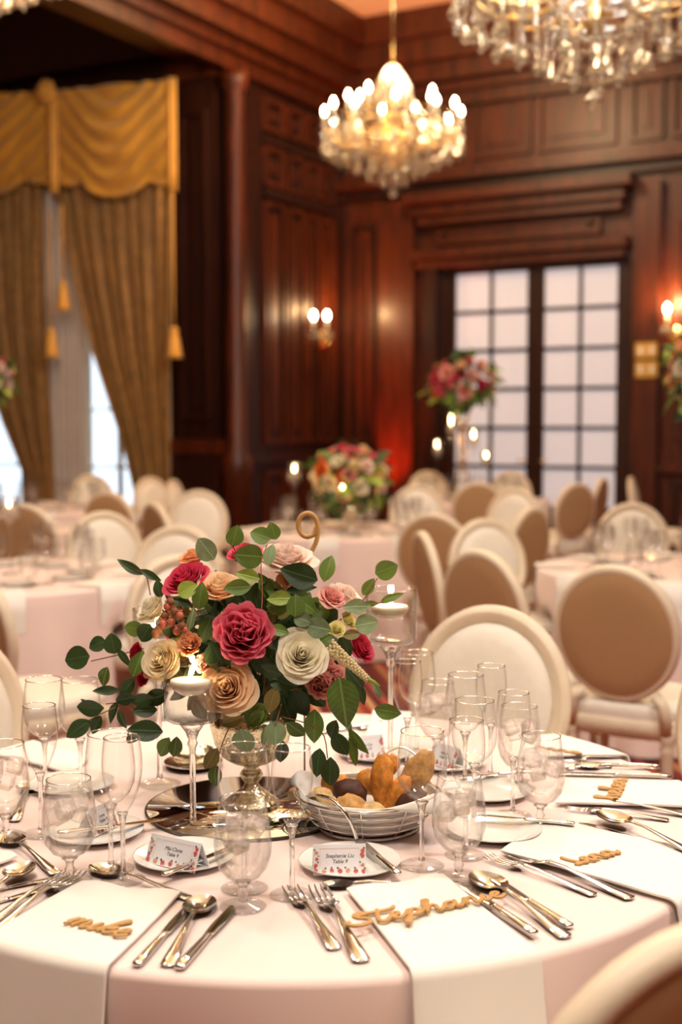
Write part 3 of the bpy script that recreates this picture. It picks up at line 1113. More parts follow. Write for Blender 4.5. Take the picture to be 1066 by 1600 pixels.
# right-hand table and the chairs between
chair(962, 882, 180 - 32, 'tan-backed oval chair with white rim in front of the right-hand table')
chair(748, 858, 180 - 52, 'small brown-backed chair turned away behind the ivory chair')
chair(757, 809, 24, 'cream chair facing us just behind the small brown-backed chair')
chair(657, 829, 100, 'narrow cream chair seen edge-on beside the tall right candle')
chair(676, 801, 180 - 25, 'grey-tan chair back beside the table behind the bouquet')
chair(836, 794, 180 + 50, 'slim tan chair back left of the tall full chair', depth=7.2)
chair(905, 744, 180 + 33, 'tan-backed chair standing clear on the carpet below the doors', depth=10.2)
chair(945, 735, 180 + 62, 'tan chair seen sideways just right of the clear-standing one', depth=11.2)
chair(990, 797, -8, 'ivory chair facing us across the right-hand table', depth=7.6)
chair(986, 738, 70, 'cream chair seen edge-on at the far right by the dado', depth=11.4)
chair(748, 750, 180 - 8, 'tan chair back in front of the tall far centrepiece', depth=10.4)
chair(808, 762, -35, 'pinkish white chair turned left in the middle distance', depth=9.4)
chair(653, 757, -4, 'cream chair just right of the middle bouquet', depth=9.9)
chair(668, 728, 10, 'tan chair behind the far tall centrepiece table at left', depth=12.9)
chair(800, 728, -20, 'tan chair behind the far tall centrepiece table at right', depth=12.7)
# left side
chair(310, 765, -6, 'cream chair facing us against the dark pilaster')
chair(268, 752, 78, 'thin edge-on chair left of the cream chair by the pilaster', depth=10.8)
chair(232, 746, 50, 'bluish white chair below the swept curtain', depth=11.4)
chair(140, 742, 20, 'bluish beige chair below the sheer curtain', depth=12.0)
chair(165, 770, 180 - 25, 'tan chair back behind the left table', depth=8.9)
chair(157, 813, 28, 'beige chair facing us across the left table', depth=6.85)
chair(236, 796, 180 - 58, 'brown chair back turned sideways right of the left table', depth=7.6)
chair(278, 832, -12, 'sandy chair partly hidden by the left top of the bouquet', depth=5.9)
chair(272, 868, 35, 'white chair rim curving out behind the left side of the bouquet', depth=4.55)
chair(-62, 0, 180 - 40, 'pale chair at the left edge before the left table', depth=4.25)
chair(30, 778, 180 - 12, 'tan chair back at the far left behind the lit candle', depth=7.5)


# ------------------------------------------------------------------ tables
def round_table(label, c, R=TR, seedv=0, seg=160):
    t = thing('round_table', label, 'table', (c[0], c[1], 0), 0, 'round banquet tables')
    MB().lathe([(0, .715), (R - .012, .715), (R - .006, .725), (R - .008, .742), (0, .744)], 48).build('table_top', M['wood'], t)
    for k in range(4):
        a = PI / 4 + k * PI / 2
        MB().tube([(R * .40 * math.cos(a), R * .40 * math.sin(a), .715), (R * .44 * math.cos(a), R * .44 * math.sin(a), 0)], .016, 8).build('leg', M['chrome'], t)
    rng = random.Random(seedv)
    ph = [rng.uniform(0, 6.28) for _ in range(4)]
    near_seats = [q_ for q_ in SEATS if math.hypot(q_[0] - c[0], q_[1] - c[1]) < R + .5]
    mb = MB()
    rings = [(0.001, 0), (.3, 0), (.6, 0), (.85, 0), (.97, 0)]

    def fn(a, b):
        th = 2 * PI * a
        i = int(round(b * 24))
        if i < 5:
            r = R * (rings[i][0])
            z = TZ
        elif i < 10:
            q = (i - 5) / 4 * PI / 2
            r = R - .012 + .016 * math.sin(q)
            z = TZ - .012 + .012 * math.cos(q)
        else:
            q = (i - 9) / 15
            fold = math.sin(13 * th + ph[0]) + .6 * math.sin(7 * th + ph[1]) + .35 * math.sin(22 * th + ph[2])
            amp = .042 * q ** 1.1
            r = R + .004 + amp * (fold + 1.4) * .8
            z = TZ - .012 - q * (.724)
            # the cloth is pushed in where a seat stands against it
            k_ = min(1.0, max(0.0, (.60 - z) / .08))
            if k_ > 0:
                r1 = r
                for sx, sy in near_seats:
                    while r1 > .3 and (r1 * math.cos(th) + c[0] - sx) ** 2 + (r1 * math.sin(th) + c[1] - sy) ** 2 < .285 ** 2:
                        r1 -= .02
                r = lerp(r, r1, k_)
        return Vector((r * math.cos(th), r * math.sin(th), z))
    mb.grid(fn, seg, 24, wrap=True)
    o = mb.build('tablecloth', M['cloth'])
    o.location = (c[0], c[1], 0)
    tag(o, label.replace('round table', 'blush floor-length tablecloth') if False else None)
    return t, o


def table(where, c, seedv, seg=96):
    t, o = round_table('round banquet table ' + where, c, seedv=seedv, seg=seg)
    tag(o, 'blush floor-length tablecloth on the table ' + where, 'tablecloth', 'blush tablecloths')
    return t


table('nearest to the viewer', TC, 5, 200)
p2 = at_y(548, 664, 8.28)
p3 = at_y(1083, 664, 6.04)
p4 = at_y(-15, 664, 5.77)
p5 = at_y(70, 664, 10.6)
p6 = at_y(735, 664, 11.7)
p8 = at_y(-60, 664, 8.4)
table('behind the bouquet in the middle', p2, 11)
table('at the right edge of the frame', p3, 12)
table('at the left edge of the frame', p4, 13)
table('far left below the windows', p5, 14)
table('far off in front of the doors', p6, 15)
table('left, hidden behind the left-edge table', p8, 16)


# ================================================================== TABLEWARE
TOP = TZ + 0.0008
GOB = dict(H=.160, foot=[(0, .0), (.033, .0), (.034, .0015), (.03, .0035), (.012, .0065), (.006, .010)],
           stem=[(0, .0085), (.007, .009), (.0055, .014), (.0085, .019), (.0055, .025), (.007, .033), (.013, .0375), (0, .038)],
           bowl=[(.0, .0385), (.012, .0395), (.026, .0475), (.036, .061), (.0415, .080), (.042, .096), (.0395, .120), (.0355, .145), (.0335, .160)])
WINE = dict(H=.217, foot=[(0, .0), (.035, .0), (.036, .0012), (.03, .003), (.012, .0055), (.005, .010)],
            stem=[(0, .008), (.0055, .0085), (.0042, .018), (.0036, .05), (.0042, .085), (.0075, .099), (.011, .104), (0, .105)],
            bowl=[(.0, .1045), (.009, .1055), (.020, .112), (.031, .124), (.038, .140), (.0398, .156), (.0388, .175), (.0362, .198), (.0338, .217)])
FLUTE = dict(H=.223, foot=[(0, .0), (.033, .0), (.034, .0012), (.028, .003), (.011, .0055), (.005, .010)],
             stem=[(0, .008), (.0055, .0085), (.0042, .018), (.0036, .05), (.0042, .088), (.006, .100), (.009, .106), (0, .107)],
             bowl=[(.0, .1065), (.008, .1075), (.0145, .118), (.0215, .133), (.0275, .150), (.0305, .168), (.031, .185), (.0295, .205), (.0272, .223)])


def glass_proto(g, name, water=None, ice=0):
    t = thing(name, 'x', 'glass')
    MB().lathe(g['foot'], 36).build('foot', M['foot'], t)
    MB().lathe(g['stem'], 18).build('stem', M['stem_glass'], t)
    b = MB().lathe(g['bowl'], 40)
    r, z = g['bowl'][-1]
    b.build('bowl', M['glass'], t)
    MB().tube([(r * math.cos(2 * PI * k / 40), r * math.sin(2 * PI * k / 40), z) for k in range(40)], .0009, 6, closed=True).build('rim', M['rim'], t)
    if water:
        prof = [(max(0, r_ - .0014), z_ + .0012) for r_, z_ in g['bowl'] if z_ < water]
        rr = prof[-1][0]
        prof += [(rr - .0006, water), (0, water)]
        MB().lathe(prof, 36).build('water', M['water'], t)
        rng = random.Random(len(name) + ice)
        for k in range(ice):
            a = 2.1 * k + rng.uniform(0, 1)
            mb = MB()
            s = .0125
            rot = Matrix.Rotation(rng.uniform(0, 3), 3, 'Z') @ Matrix.Rotation(rng.uniform(-.5, .5), 3, 'X') @ Matrix.Rotation(rng.uniform(-.5, .5), 3, 'Y')
            c = Vector((.019 * math.cos(a), .019 * math.sin(a), water - .010 - .018 * (k % 2)))
            mb.box(-s, s, -s, s, -s, s, fn=lambda x, y, z: c + rot @ Vector((x, y, z)))
            o = mb.build('ice_cube', M['ice'], t, smooth=False)
            bv = o.modifiers.new('b', 'BEVEL'); bv.width = .003; bv.segments = 2
    return t


PR = {'g': glass_proto(GOB, 'water_goblet', .130, 4), 'w': glass_proto(WINE, 'wine_glass'), 'f': glass_proto(FLUTE, 'champagne_flute')}
USED = set()


def place_glass(k, px, rim, label, foot=None):
    g = {'g': GOB, 'w': WINE, 'f': FLUTE}[k]
    p = at_z(px, foot) if foot else at_z(px, rim, TZ + g['H'])
    o = PR[k] if k not in USED else copy_tree(PR[k])
    USED.add(k)
    o.location = (p.x, p.y, TOP)
    o.rotation_euler = (0, 0, random.uniform(0, 6))
    tag(o, label, 'glass', {'g': 'water goblets on the near table', 'w': 'wine glasses on the near table', 'f': 'champagne flutes on the near table'}[k])


GL = [
    ('g', 379, 1249, 'water goblet with ice in front of the left place card plate, centre foreground'),
    ('w', 381, 1168, 'empty wine glass directly behind the front centre water goblet'),
    ('f', 456, 1169, 'empty champagne flute left of the bread plate with the centre place card'),
    ('g', 107, 1218, 'water goblet with ice at lower left before the forks'),
    ('w', 171, 1147, 'left one of two overlapping empty glasses, a wine glass beside the lower left goblet'),
    ('f', 190, 1153, 'right one of two overlapping empty glasses, a flute beside the left place card'),
    ('f', 61, 1103, 'champagne flute second from the left frame edge'),
    ('w', 68, 1062, 'wine glass behind the left-edge flute with a narrow rim'),
    ('w', 124, 1063, 'wine glass behind the dark ruscus leaves at left'),
    ('g', 6, 1163, 'water goblet cut by the left edge of the frame'),
    ('w', 660, 1143, 'empty wine glass in front of the baguette slice in the bread basket'),
    ('g', 718, 1212, 'water goblet with ice in front of the spoon, right of the bread basket'),
    ('f', 729, 1126, 'champagne flute directly behind the right front water goblet'),
    ('w', 742, 1095, 'wine glass in the middle of the right cluster'),
    ('w', 728, 1055, 'taller showing wine glass at the back of the right cluster'),
    ('f', 768, 1041, 'flute farthest back in front of the ivory chair'),
    ('f', 803, 1083, 'champagne flute rising left of the right water goblet'),
    ('g', 812, 1104, 'water goblet half hidden behind the right flute'),
    ('g', 846, 1150, 'water goblet with ice beside the upper right napkin'),
    ('f', 637, 1034, 'flute just right of the tall right candle holder'),
    ('w', 652, 1020, 'wine glass furthest back beside the tall candle holder'),
    ('g', 684, 1066, 'water goblet in the rear, between two wine glasses'),
]
for k, px, rim, lab in GL:
    place_glass(k, px, rim, lab)


# ------------------------------------------------------------------ cutlery
def fork_proto():
    t = thing('fork', 'x', 'cutlery')
    MB().loft([(0, .004, .0012, .0028), (.003, .0095, .0016, .003), (.03, .0085, .0018, .0045), (.07, .0048, .0018, .008), (.105, .0032, .0018, .011), (.125, .0038, .0016, .011), (.132, .006, .0014, .0102)]).build('handle', M['silver'], t)
    mb = MB()
    mb.loft([(.128, .005, .0013, .0106), (.136, .0115, .0012, .009), (.146, .0125, .0011, .0068), (.152, .0125, .001, .0056)])
    for k in range(4):
        x = -.0102 + .0068 * k
        mb.loft([(.150, .0021, .001, .006, x), (.170, .0019, .001, .0036, x), (.188, .0016, .0009, .0040, x), (.200, .0008, .0006, .0064, x)], 6)
    mb.build('tines', M['silver'], t)
    return t


def spoon_proto():
    t = thing('spoon', 'x', 'cutlery')
    MB().loft([(0, .004, .0012, .0028), (.003, .0095, .0016, .003), (.03, .0085, .0018, .0045), (.07, .0048, .0018, .008), (.105, .0032, .0018, .0112), (.130, .0032, .0018, .0108), (.142, .005, .0013, .0088)]).build('handle', M['silver'], t)
    mb = MB()

    def fn(a, b, dz=0.0):
        th = 2 * PI * a
        r = b
        y = .170 + .031 * r * math.sin(th)
        wx = .0212 * r * math.cos(th) * (1 - .12 * math.sin(th))
        z = .0088 - .0072 * (1 - r * r) + dz
        return Vector((wx, y, z))
    mb.grid(lambda a, b: fn(a, max(b, .001)), 28, 7, wrap=True)
    mb.grid(lambda a, b: fn(a, max(1 - b, .001), -.0011), 28, 7, wrap=True)
    mb.build('bowl', M['silver'], t)
    return t


def knife_proto():
    t = thing('knife', 'x', 'cutlery')
    MB().loft([(0, .005, .003, .0055), (.003, .0088, .0046, .0056), (.03, .0088, .0048, .0056), (.08, .0075, .0044, .0056), (.108, .0062, .004, .0056), (.112, .0072, .0046, .0056), (.118, .0062, .003, .0056)]).build('handle', M['silver'], t)
    MB().loft([(.116, .006, .0018, .0056), (.124, .0085, .0009, .0056), (.16, .0098, .0007, .0056), (.205, .0098, .0006, .0056, .0005), (.222, .0078, .0005, .0056, -.001), (.233, .0028, .0004, .0056, -.005)]).build('blade', M['silver'], t)
    return t


CUT = {'fork': (fork_proto(), .200), 'spoon': (spoon_proto(), .201), 'knife': (knife_proto(), .234)}
CUT_USED = set()


def cutlery(kind, tail, tip, label, z=TOP, tilt=0.0, full=None):
    pr, L0 = CUT[kind]
    a, b = at_z(*tail), at_z(*tip)
    if full:                      # only the tip shows: extend backwards to the real length
        a = b + (a - b).normalized() * full
    d = b - a
    o = pr if kind not in CUT_USED else copy_tree(pr)
    CUT_USED.add(kind)
    s = d.length / L0
    o.location = (a.x, a.y, z)
    o.rotation_euler = (tilt, 0, math.atan2(-d.x, d.y))
    o.scale = (s, s, s)
    tag(o, label, 'cutlery', kind + ' pieces on the near table')


N3 = TOP + .0045
cutlery('fork', (524, 1487), (453, 1391), 'left dinner fork of the pair before the centre place card')
cutlery('fork', (566, 1507), (496, 1391), 'right dinner fork of the pair before the centre place card')
cutlery('spoon', (658, 1383), (503, 1388), 'dessert spoon lying crosswise between centre plate and napkin')
cutlery('knife', (836, 1470), (712, 1386), 'knife half under the last letters of the long name', N3)
cutlery('spoon', (886, 1469), (742, 1372), 'soup spoon between two knives right of the long name')
cutlery('knife', (892, 1454), (768, 1376), 'rightmost knife of the setting with the long name')
cutlery('fork', (930, 1402), (762, 1343), 'nearer fork of the pair left of the right-hand napkin')
cutlery('fork', (988, 1408), (794, 1336), 'farther fork of the pair left of the right-hand napkin')
cutlery('knife', (1085, 1342), (907, 1290), 'knife with dark blade lying behind the right-hand napkin')
cutlery('spoon', (1095, 1350), (936, 1282), 'soup spoon crossing the dark-bladed knife at right', TOP + .008)
cutlery('fork', (1046, 1284), (884, 1266), 'nearer fork in front of the upper right napkin')
cutlery('fork', (1090, 1279), (896, 1253), 'farther fork in front of the upper right napkin')
cutlery('knife', (1050, 1217), (872, 1212), 'knife lying just behind the upper right napkin')
cutlery('spoon', (1031, 1203), (898, 1201), 'soup spoon on the table beside the far right edge')
cutlery('knife', (1030, 1200), (905, 1194), 'farthest knife at the right edge of the near table')
cutlery('fork', (956, 1200), (866, 1205), 'nearer fork before the rear right napkin')
cutlery('fork', (980, 1184), (880, 1192), 'farther fork before the rear right napkin')
cutlery('fork', (-22, 1450), (107, 1368), 'upper fork of the pair at the lower left')
cutlery('fork', (-20, 1468), (124, 1370), 'lower fork of the pair at the lower left', TOP + .002)
cutlery('spoon', (296, 1407), (143, 1359), 'dessert spoon above the lower left napkin')
cutlery('knife', (213, 1514), (297, 1421), 'left knife of the trio right of the lower left napkin')
cutlery('spoon', (261, 1514), (321, 1408), 'spoon between two knives right of the lower left napkin')
cutlery('knife', (279, 1519), (367, 1421), 'right knife of the trio right of the lower left napkin')
cutlery('spoon', (-60, 1448), (46, 1363), 'spoon at the left frame edge with its bowl upward', TOP + .008)
cutlery('knife', (-70, 1432), (90, 1387), 'knife running in from the left frame edge to the goblet')
cutlery('knife', (-60, 1405), (82, 1376), 'thin second knife from the left frame edge')
cutlery('spoon', (88, 1369), (4, 1309), 'small spoon left of the lower left goblet')
cutlery('spoon', (22, 1286), (50, 1226), 'spoon lying by the left-edge goblet')
cutlery('knife', (600, 1132), (480, 1150), 'knife at the far side behind the centre bouquet leaves')
cutlery('spoon', (612, 1130), (560, 1142), 'spoon at the far side beside the rear napkin')


# ------------------------------------------------------------------ napkins
def napkin(label, A, B, C, D, hang=0.0, thick=.005, over=0.02):
    """A,B inner corners, C,D where the sides cross the table edge (pixels); cloth then hangs down"""
    a, b, c, d = (at_z(*p) for p in (A, B, C, D))
    nf, nr, nh = 10, 5, 8
    nv = nf + (nr + nh if hang else 0)
    rng = random.Random(hash(label) % 1000 if False else len(label))

    def fn(s, t):
        i = int(round(t * nv))
        e = d.lerp(c, s)
        if hang:
            # put the crease exactly on the rim of the table
            rel = e - TC; rel.z = 0
            e = TC + rel.normalized() * (TR - .004)
        st = a.lerp(b, s)
        out = (e - TC); out.z = 0; out.normalize()
        if i <= nf:
            q = i / nf
            p = st.lerp(e, q)
            wv = .0022 * math.sin(9 * s + 3 * q + rng.random() * 0) + .0018 * noise.noise(Vector((s * 3, q * 4, len(label))))
            return Vector((p.x, p.y, TOP + thick + .0025 + wv * min(1, 1 - .5 * q)))
        R_ = .014
        if i <= nf + nr:
            q = (i - nf) / nr * PI / 2
            return Vector((e.x, e.y, 0)) + out * (R_ * math.sin(q) + .004 * math.sin(q)) + Vector((0, 0, TOP + thick + .0025 - R_ + R_ * math.cos(q)))
        q = (i - nf - nr) / nh
        return Vector((e.x, e.y, 0)) + out * (R_ + .004 + .055 * q + .008 * math.sin(4 * s + 1) * q) + Vector((0, 0, TOP + thick + .0025 - R_ - hang * q))
    o = MB().grid(fn, 16, nv).build('napkin', M['napkin'])
    sm = o.modifiers.new('thick', 'SOLIDIFY')
    sm.thickness = thick
    sm.offset = 0
    bv = o.modifiers.new('soft', 'BEVEL')
    bv.width = .0015
    bv.segments = 2
    bv.limit_method = 'ANGLE'
    return tag(o, label, 'napkin', 'ivory napkins on the near table')


napkin('ivory napkin under the long wooden name, hanging over the front edge', (541, 1398), (693, 1376), (838, 1492), (640, 1524), .30)
napkin('ivory napkin at the lower left carrying a short wooden name', (128, 1386), (283, 1404), (160, 1526), (-28, 1474), .30)
napkin('ivory napkin at right draped over the table edge, short name upon it', (782, 1338), (862, 1288), (1076, 1335), (1042, 1412), .30)
napkin('flat ivory napkin at the upper right with a stacked-looking name', (868, 1262), (890, 1226), (1062, 1226), (1086, 1268), .25)
napkin('ivory napkin at the rear right of the near table', (800, 1190), (800, 1157), (880, 1149), (972, 1186), .25)
napkin('ivory napkin at the far side behind the bread basket', (566, 1172), (640, 1176), (650, 1113), (585, 1113), .2)
napkin('ivory napkin cut by the left frame edge below the small spoon', (28, 1346), (-20, 1325), (-150, 1360), (-80, 1400), .2)
napkin('ivory napkin at the far left behind the wine glasses', (112, 1216), (140, 1190), (40, 1160), (-20, 1182), .2)

# ------------------------------------------------------------------ wooden names
LET = {
    'S': (1.25, [[(1.0, 1.75), (.62, 2.0), (.22, 1.75), (.36, 1.25), (.8, .9), (.86, .32), (.4, 0), (-.1, .22), (-.35, .62), (-.2, .85)]]),
    't': (.75, [[(.3, 2.0), (.14, 1.0), (.12, .25), (.4, 0), (.75, .4)]]),
    'T-bar': (0, [[(-.95, 1.55), (-.2, 1.72), (.5, 1.68), (1.1, 1.78), (1.25, 2.05)]]),
    'e': (.85, [[(0, .4), (.45, .6), (.5, .95), (.2, .95), (.1, .4), (.45, 0), (.85, .4)]]),
    'p': (1.0, [[(0, .4), (.3, 1.0), (.15, 0), (.0, -.85), (-.2, -.9), (-.1, -.5), (.25, 0)], [(.25, .6), (.55, 1.0), (.8, .6), (.55, .05), (.2, .2)], [(.55, .05), (1.0, .4)]]),
    'h': (1.25, [[(0, .4), (.5, 1.6), (.55, 2.0), (.3, 1.95), (.22, 1.2), (.22, 0)], [(.22, .5), (.55, 1.0), (.8, .8), (.82, .2), (1.0, 0), (1.25, .4)]]),
    'a': (1.1, [[(.6, .9), (.2, .9), (0, .4), (.25, 0), (.6, .5), (.68, 1), (.66, .2), (.85, 0), (1.1, .4)]]),
    'n': (1.1, [[(0, .4), (.18, 1), (.15, 0)], [(.15, .5), (.45, 1), (.68, .75), (.68, .2), (.85, 0), (1.1, .4)]]),
    'i': (.55, [[(0, .4), (.15, 1), (.12, .2), (.3, 0), (.55, .4)]]),
    'm': (1.6, [[(0, .4), (.18, 1), (.15, 0)], [(.15, .5), (.42, 1), (.6, .75), (.6, 0)], [(.6, .5), (.88, 1), (1.1, .75), (1.12, .2), (1.3, 0), (1.6, .4)]]),
    'k': (1.05, [[(0, .4), (.45, 1.6), (.5, 2.0), (.28, 1.95), (.2, 1.2), (.2, 0)], [(.2, .5), (.6, .95), (.7, .7), (.25, .5), (.65, .05), (1.05, .4)]]),
    'l': (.7, [[(0, .4), (.45, 1.6), (.5, 2.0), (.28, 1.95), (.16, 1.0), (.2, .1), (.42, 0), (.7, .4)]]),
    'L': (1.0, [[(.7, 2.1), (.45, 1.4), (.3, .3), (0, 0), (-.15, .15), (.2, .2), (.7, 0), (1.0, .4)]]),
}


def word(label, text, p0, p1, hgt, z, slant=.25, rad=.0036, name='wooden_name'):
    """script cut from thin wood; p0,p1 pixels of the baseline ends; hgt x-height in metres"""
    a, b = at_z(*p0, z), at_z(*p1, z)
    ex = (b - a)
    ln = ex.length
    ex.normalize()
    ey = Vector((-ex.y, ex.x, 0))
    x = 0
    strokes = []
    for ch in text:
        adv, st = LET[ch]
        strokes += [[(x + q[0], q[1]) for q in s] for s in st]
        x += adv
        if ch == 't' and text.startswith('St') and x < 3:
            strokes += [[(x - adv + q[0], q[1]) for q in s] for s in LET['T-bar'][1]]
    k = ln / x
    mb = MB()
    for s in strokes:
        pts = [a + ex * (q[0] * k + slant * q[1] * hgt) + ey * (q[1] * hgt) for q in s]
        mb.tube(catmull(pts, 5), rad, 6, flat=.75)
    o = mb.build(name, M['laser_wood'], smooth=False)
    return tag(o, label, 'name sign', 'wooden script names on the napkins')


ZN = TOP + .0135
word('long gold wooden script name Stephanie across the front napkin', 'Stephanie', (556, 1448), (792, 1400), .0195, ZN + .003)
word('short gold wooden script name on the lower left napkin', 'mike', (97, 1442), (190, 1464), .024, ZN, .3, .0032)
word('short gold wooden script name on the right-hand napkin', 'Lena', (906, 1350), (972, 1331), .018, ZN, -.5)
word('gold wooden name seen nearly end-on on the upper right napkin', 'helen', (966, 1249), (980, 1217), .021, ZN, -.2)
word('gold wooden name on the rear right napkin', 'anna', (835, 1168), (908, 1178), .012, ZN, 0)


# ------------------------------------------------------------------ bread plates and place cards
def plate(label, px, py, r=.0815):
    p = at_z(px, py)
    o = MB().lathe([(0, .004), (r * .55, .004), (r * .66, .0055), (r * .97, .0125), (r, .0135), (r * .99, .0115), (r * .68, .0022), (r * .6, .0), (0, .0)], 56).build('bread_plate', M['porcelain'])
    o.location = (p.x, p.y, TOP)
    tag(o, label, 'plate', 'white bread plates on the near table')
    return p


def flower_print(mb, c, ex, ey, r, seed):
    rng = random.Random(seed)
    for k in range(5):
        a = 2 * PI * k / 5 + rng.random()
        ctr = c + ex * (r * .5 * math.cos(a)) + ey * (r * .5 * math.sin(a))
        n = 7
        b = len(mb.v)
        mb.add([ctr] + [ctr + ex * (r * .55 * math.cos(2 * PI * j / n)) + ey * (r * .55 * math.sin(2 * PI * j / n)) for j in range(n)], [(0, 1 + j, 1 + (j + 1) % n) for j in range(n)])


def card(label, pc, left, right, z0, line1, line2, h=.046, flip=1):
    """tent card; left/right: pixels of the lower front corners on the plate"""
    a, b = at_z(*left, z0), at_z(*right, z0)
    ex = (b - a).normalized()
    n = Vector((ex.y, -ex.x, 0)) * 1.0          # towards the reader
    Wd = (b - a).length
    lean = .42
    up = (Vector((0, 0, 1)) * math.cos(lean) - n * math.sin(lean)).normalized()
    top = up * h
    back = Vector((0, 0, 0)) - n * (2 * h * math.sin(lean))
    t = thing('place_card', label, 'card', a, 0, 'floral place cards on the plates')
    th = .0006
    nn = up.cross(ex) * -1
    if nn.dot(n) < 0:
        nn = -nn
    mb = MB()
    mb.add([Vector((0, 0, 0)), ex * Wd, ex * Wd + top, top, -nn * th, ex * Wd - nn * th, ex * Wd + top - nn * th, top - nn * th],
           [(0, 1, 2, 3), (7, 6, 5, 4), (0, 4, 5, 1), (1, 5, 6, 2), (2, 6, 7, 3), (3, 7, 4, 0)])
    mb.add([top, ex * Wd + top, ex * Wd + back, back, top - n * th * 1.5, ex * Wd + top - n * th * 1.5, ex * Wd + back - n * th * 1.5, back - n * th * 1.5],
           [(3, 2, 1, 0), (4, 5, 6, 7), (0, 1, 5, 4), (1, 2, 6, 5), (2, 3, 7, 6), (3, 0, 4, 7)])
    mb.build('tent_fold', M['card'], t, smooth=False)
    e = nn * .00025
    rng = random.Random(len(label))
    groups = {'print_pink': MB(), 'print_peach': MB(), 'print_green': MB()}
    spots = [(.05 + .9 * k / 6, .10 + .04 * rng.random(), rng.uniform(.0034, .0046)) for k in range(7)] + [(.93, .30, .0036), (.93, .62, .0042), (.94, .76, .004), (.06, .72, .0036), (.07, .52, .003), (.05, .32, .0034)]
    for k, (x, y, r) in enumerate(spots):
        flower_print(groups['print_pink' if k % 3 != 1 else 'print_peach'], ex * (x * Wd) + up * (y * h) + e, ex, up, r, k)
        flower_print(groups['print_green'], ex * (min(.97, max(.03, x + rng.uniform(-.05, .05))) * Wd) + up * ((y + .1) * h) + e * .6, ex, up, r * .45, k + 9)
    for gname, g in groups.items():
        g.build('printed_flowers', M[gname], t, smooth=False)['kind'] = 'stuff'
    ln = MB()
    for (x0, y0, x1, y1) in ((.13, .86, .87, .86), (.13, .22, .13, .86), (.87, .22, .87, .86)):
        ln.tube([ex * (x0 * Wd) + up * (y0 * h) + e, ex * (x1 * Wd) + up * (y1 * h) + e], .00022, 4)
    ln.build('printed_border', M['print_peach'], t, smooth=False)
    rot = Matrix((ex, up, nn)).transposed().to_4x4()
    for text, yy, size, sx in ((line1, .56, .0082, 1.0), (line2, .38, .0078, 1.0)):
        cu = bpy.data.curves.new('card_text', 'FONT')
        cu.body = text
        cu.size = size
        cu.align_x = 'CENTER'
        cu.shear = .25
        cu.extrude = .00008
        tmp = bpy.data.objects.new('tmp', cu)
        me = bpy.data.meshes.new_from_object(tmp)
        bpy.data.objects.remove(tmp)
        me.materials.append(M['ink'])
        m4 = rot.copy()
        m4.translation = ex * (Wd * .5) + up * (yy * h) + nn * .0003
        obj('printed_text', me, t, mat4=m4)
    return t


plate('bread plate under the left place card in the foreground', 288, 1346)
plate('bread plate under the centre place card in the foreground', 547, 1354)
plate('bread plate behind the lower left goblet with a dark knife on it', 150, 1306)
plate('empty bread plate with a knife, right of the front right goblet', 772, 1303)
plate('bread plate with a knife behind the empty right one', 762, 1242)
plate('bread plate at the far side under a place card', 588, 1182)
plate('bread plate at the rear right behind the glasses', 700, 1196)
plate('bread plate at the rear left behind the wine glasses', 112, 1232)
ZP = TOP + .0062
card('place card on the left foreground plate, reads Mai-Clona Table 9', None, (226, 1347), (304, 1365), ZP, 'Mai-Clona', 'Table 9')
card('place card on the centre foreground plate, reads Stephanie Liu Table 9', None, (490, 1368), (573, 1366), ZP, 'Stephanie Liu', 'Table 9')
card('blurred place card on the far side plate behind the bread', None, (545, 1190), (604, 1184), ZP, 'Anna Liu', 'Table 9', h=.05)
card('tilted place card seen through the wine glass behind the baguette slice', None, (668, 1192), (708, 1204), ZP, 'Helen', 'Table 9')
card('place card half hidden behind the lower left goblet', None, (148, 1308), (186, 1290), ZP, 'Lena', 'Table 9')
ZK = TOP + .0135
cutlery('knife', (284, 1373), (372, 1337), 'butter knife lying on the left foreground plate', ZK, full=.17)
cutlery('knife', (612, 1374), (560, 1328), 'butter knife leaning on the centre plate behind the card', ZK, full=.17)
cutlery('knife', (95, 1318), (262, 1296), 'butter knife with dark blade on the plate behind the lower left goblet', ZK, full=.19)
cutlery('knife', (843, 1298), (745, 1289), 'butter knife on the empty right bread plate', ZK, full=.17)
cutlery('knife', (800, 1222), (715, 1228), 'butter knife on the plate behind the right flute', ZK, full=.17)


# ------------------------------------------------------------------ centrepiece base: round mirror, candle holders
BC = at_z(390, 1263)                        # centre of the mirror
t = thing('round_mirror', 'round mirror plate under the flower vase and front candle holder', 'mirror', (BC.x, BC.y, TOP))
MB().lathe([(0, 0), (.188, 0), (.190, .001), (.190, .0045), (.1885, .005), (.186, .005)], 72).build('backing_edge', M['mirror_edge'], t)
MB().lathe([(0, .0051), (.186, .0051), (.186, .0045)], 72).build('mirror_face', M['mirror'], t)
ZM = TOP + .0054


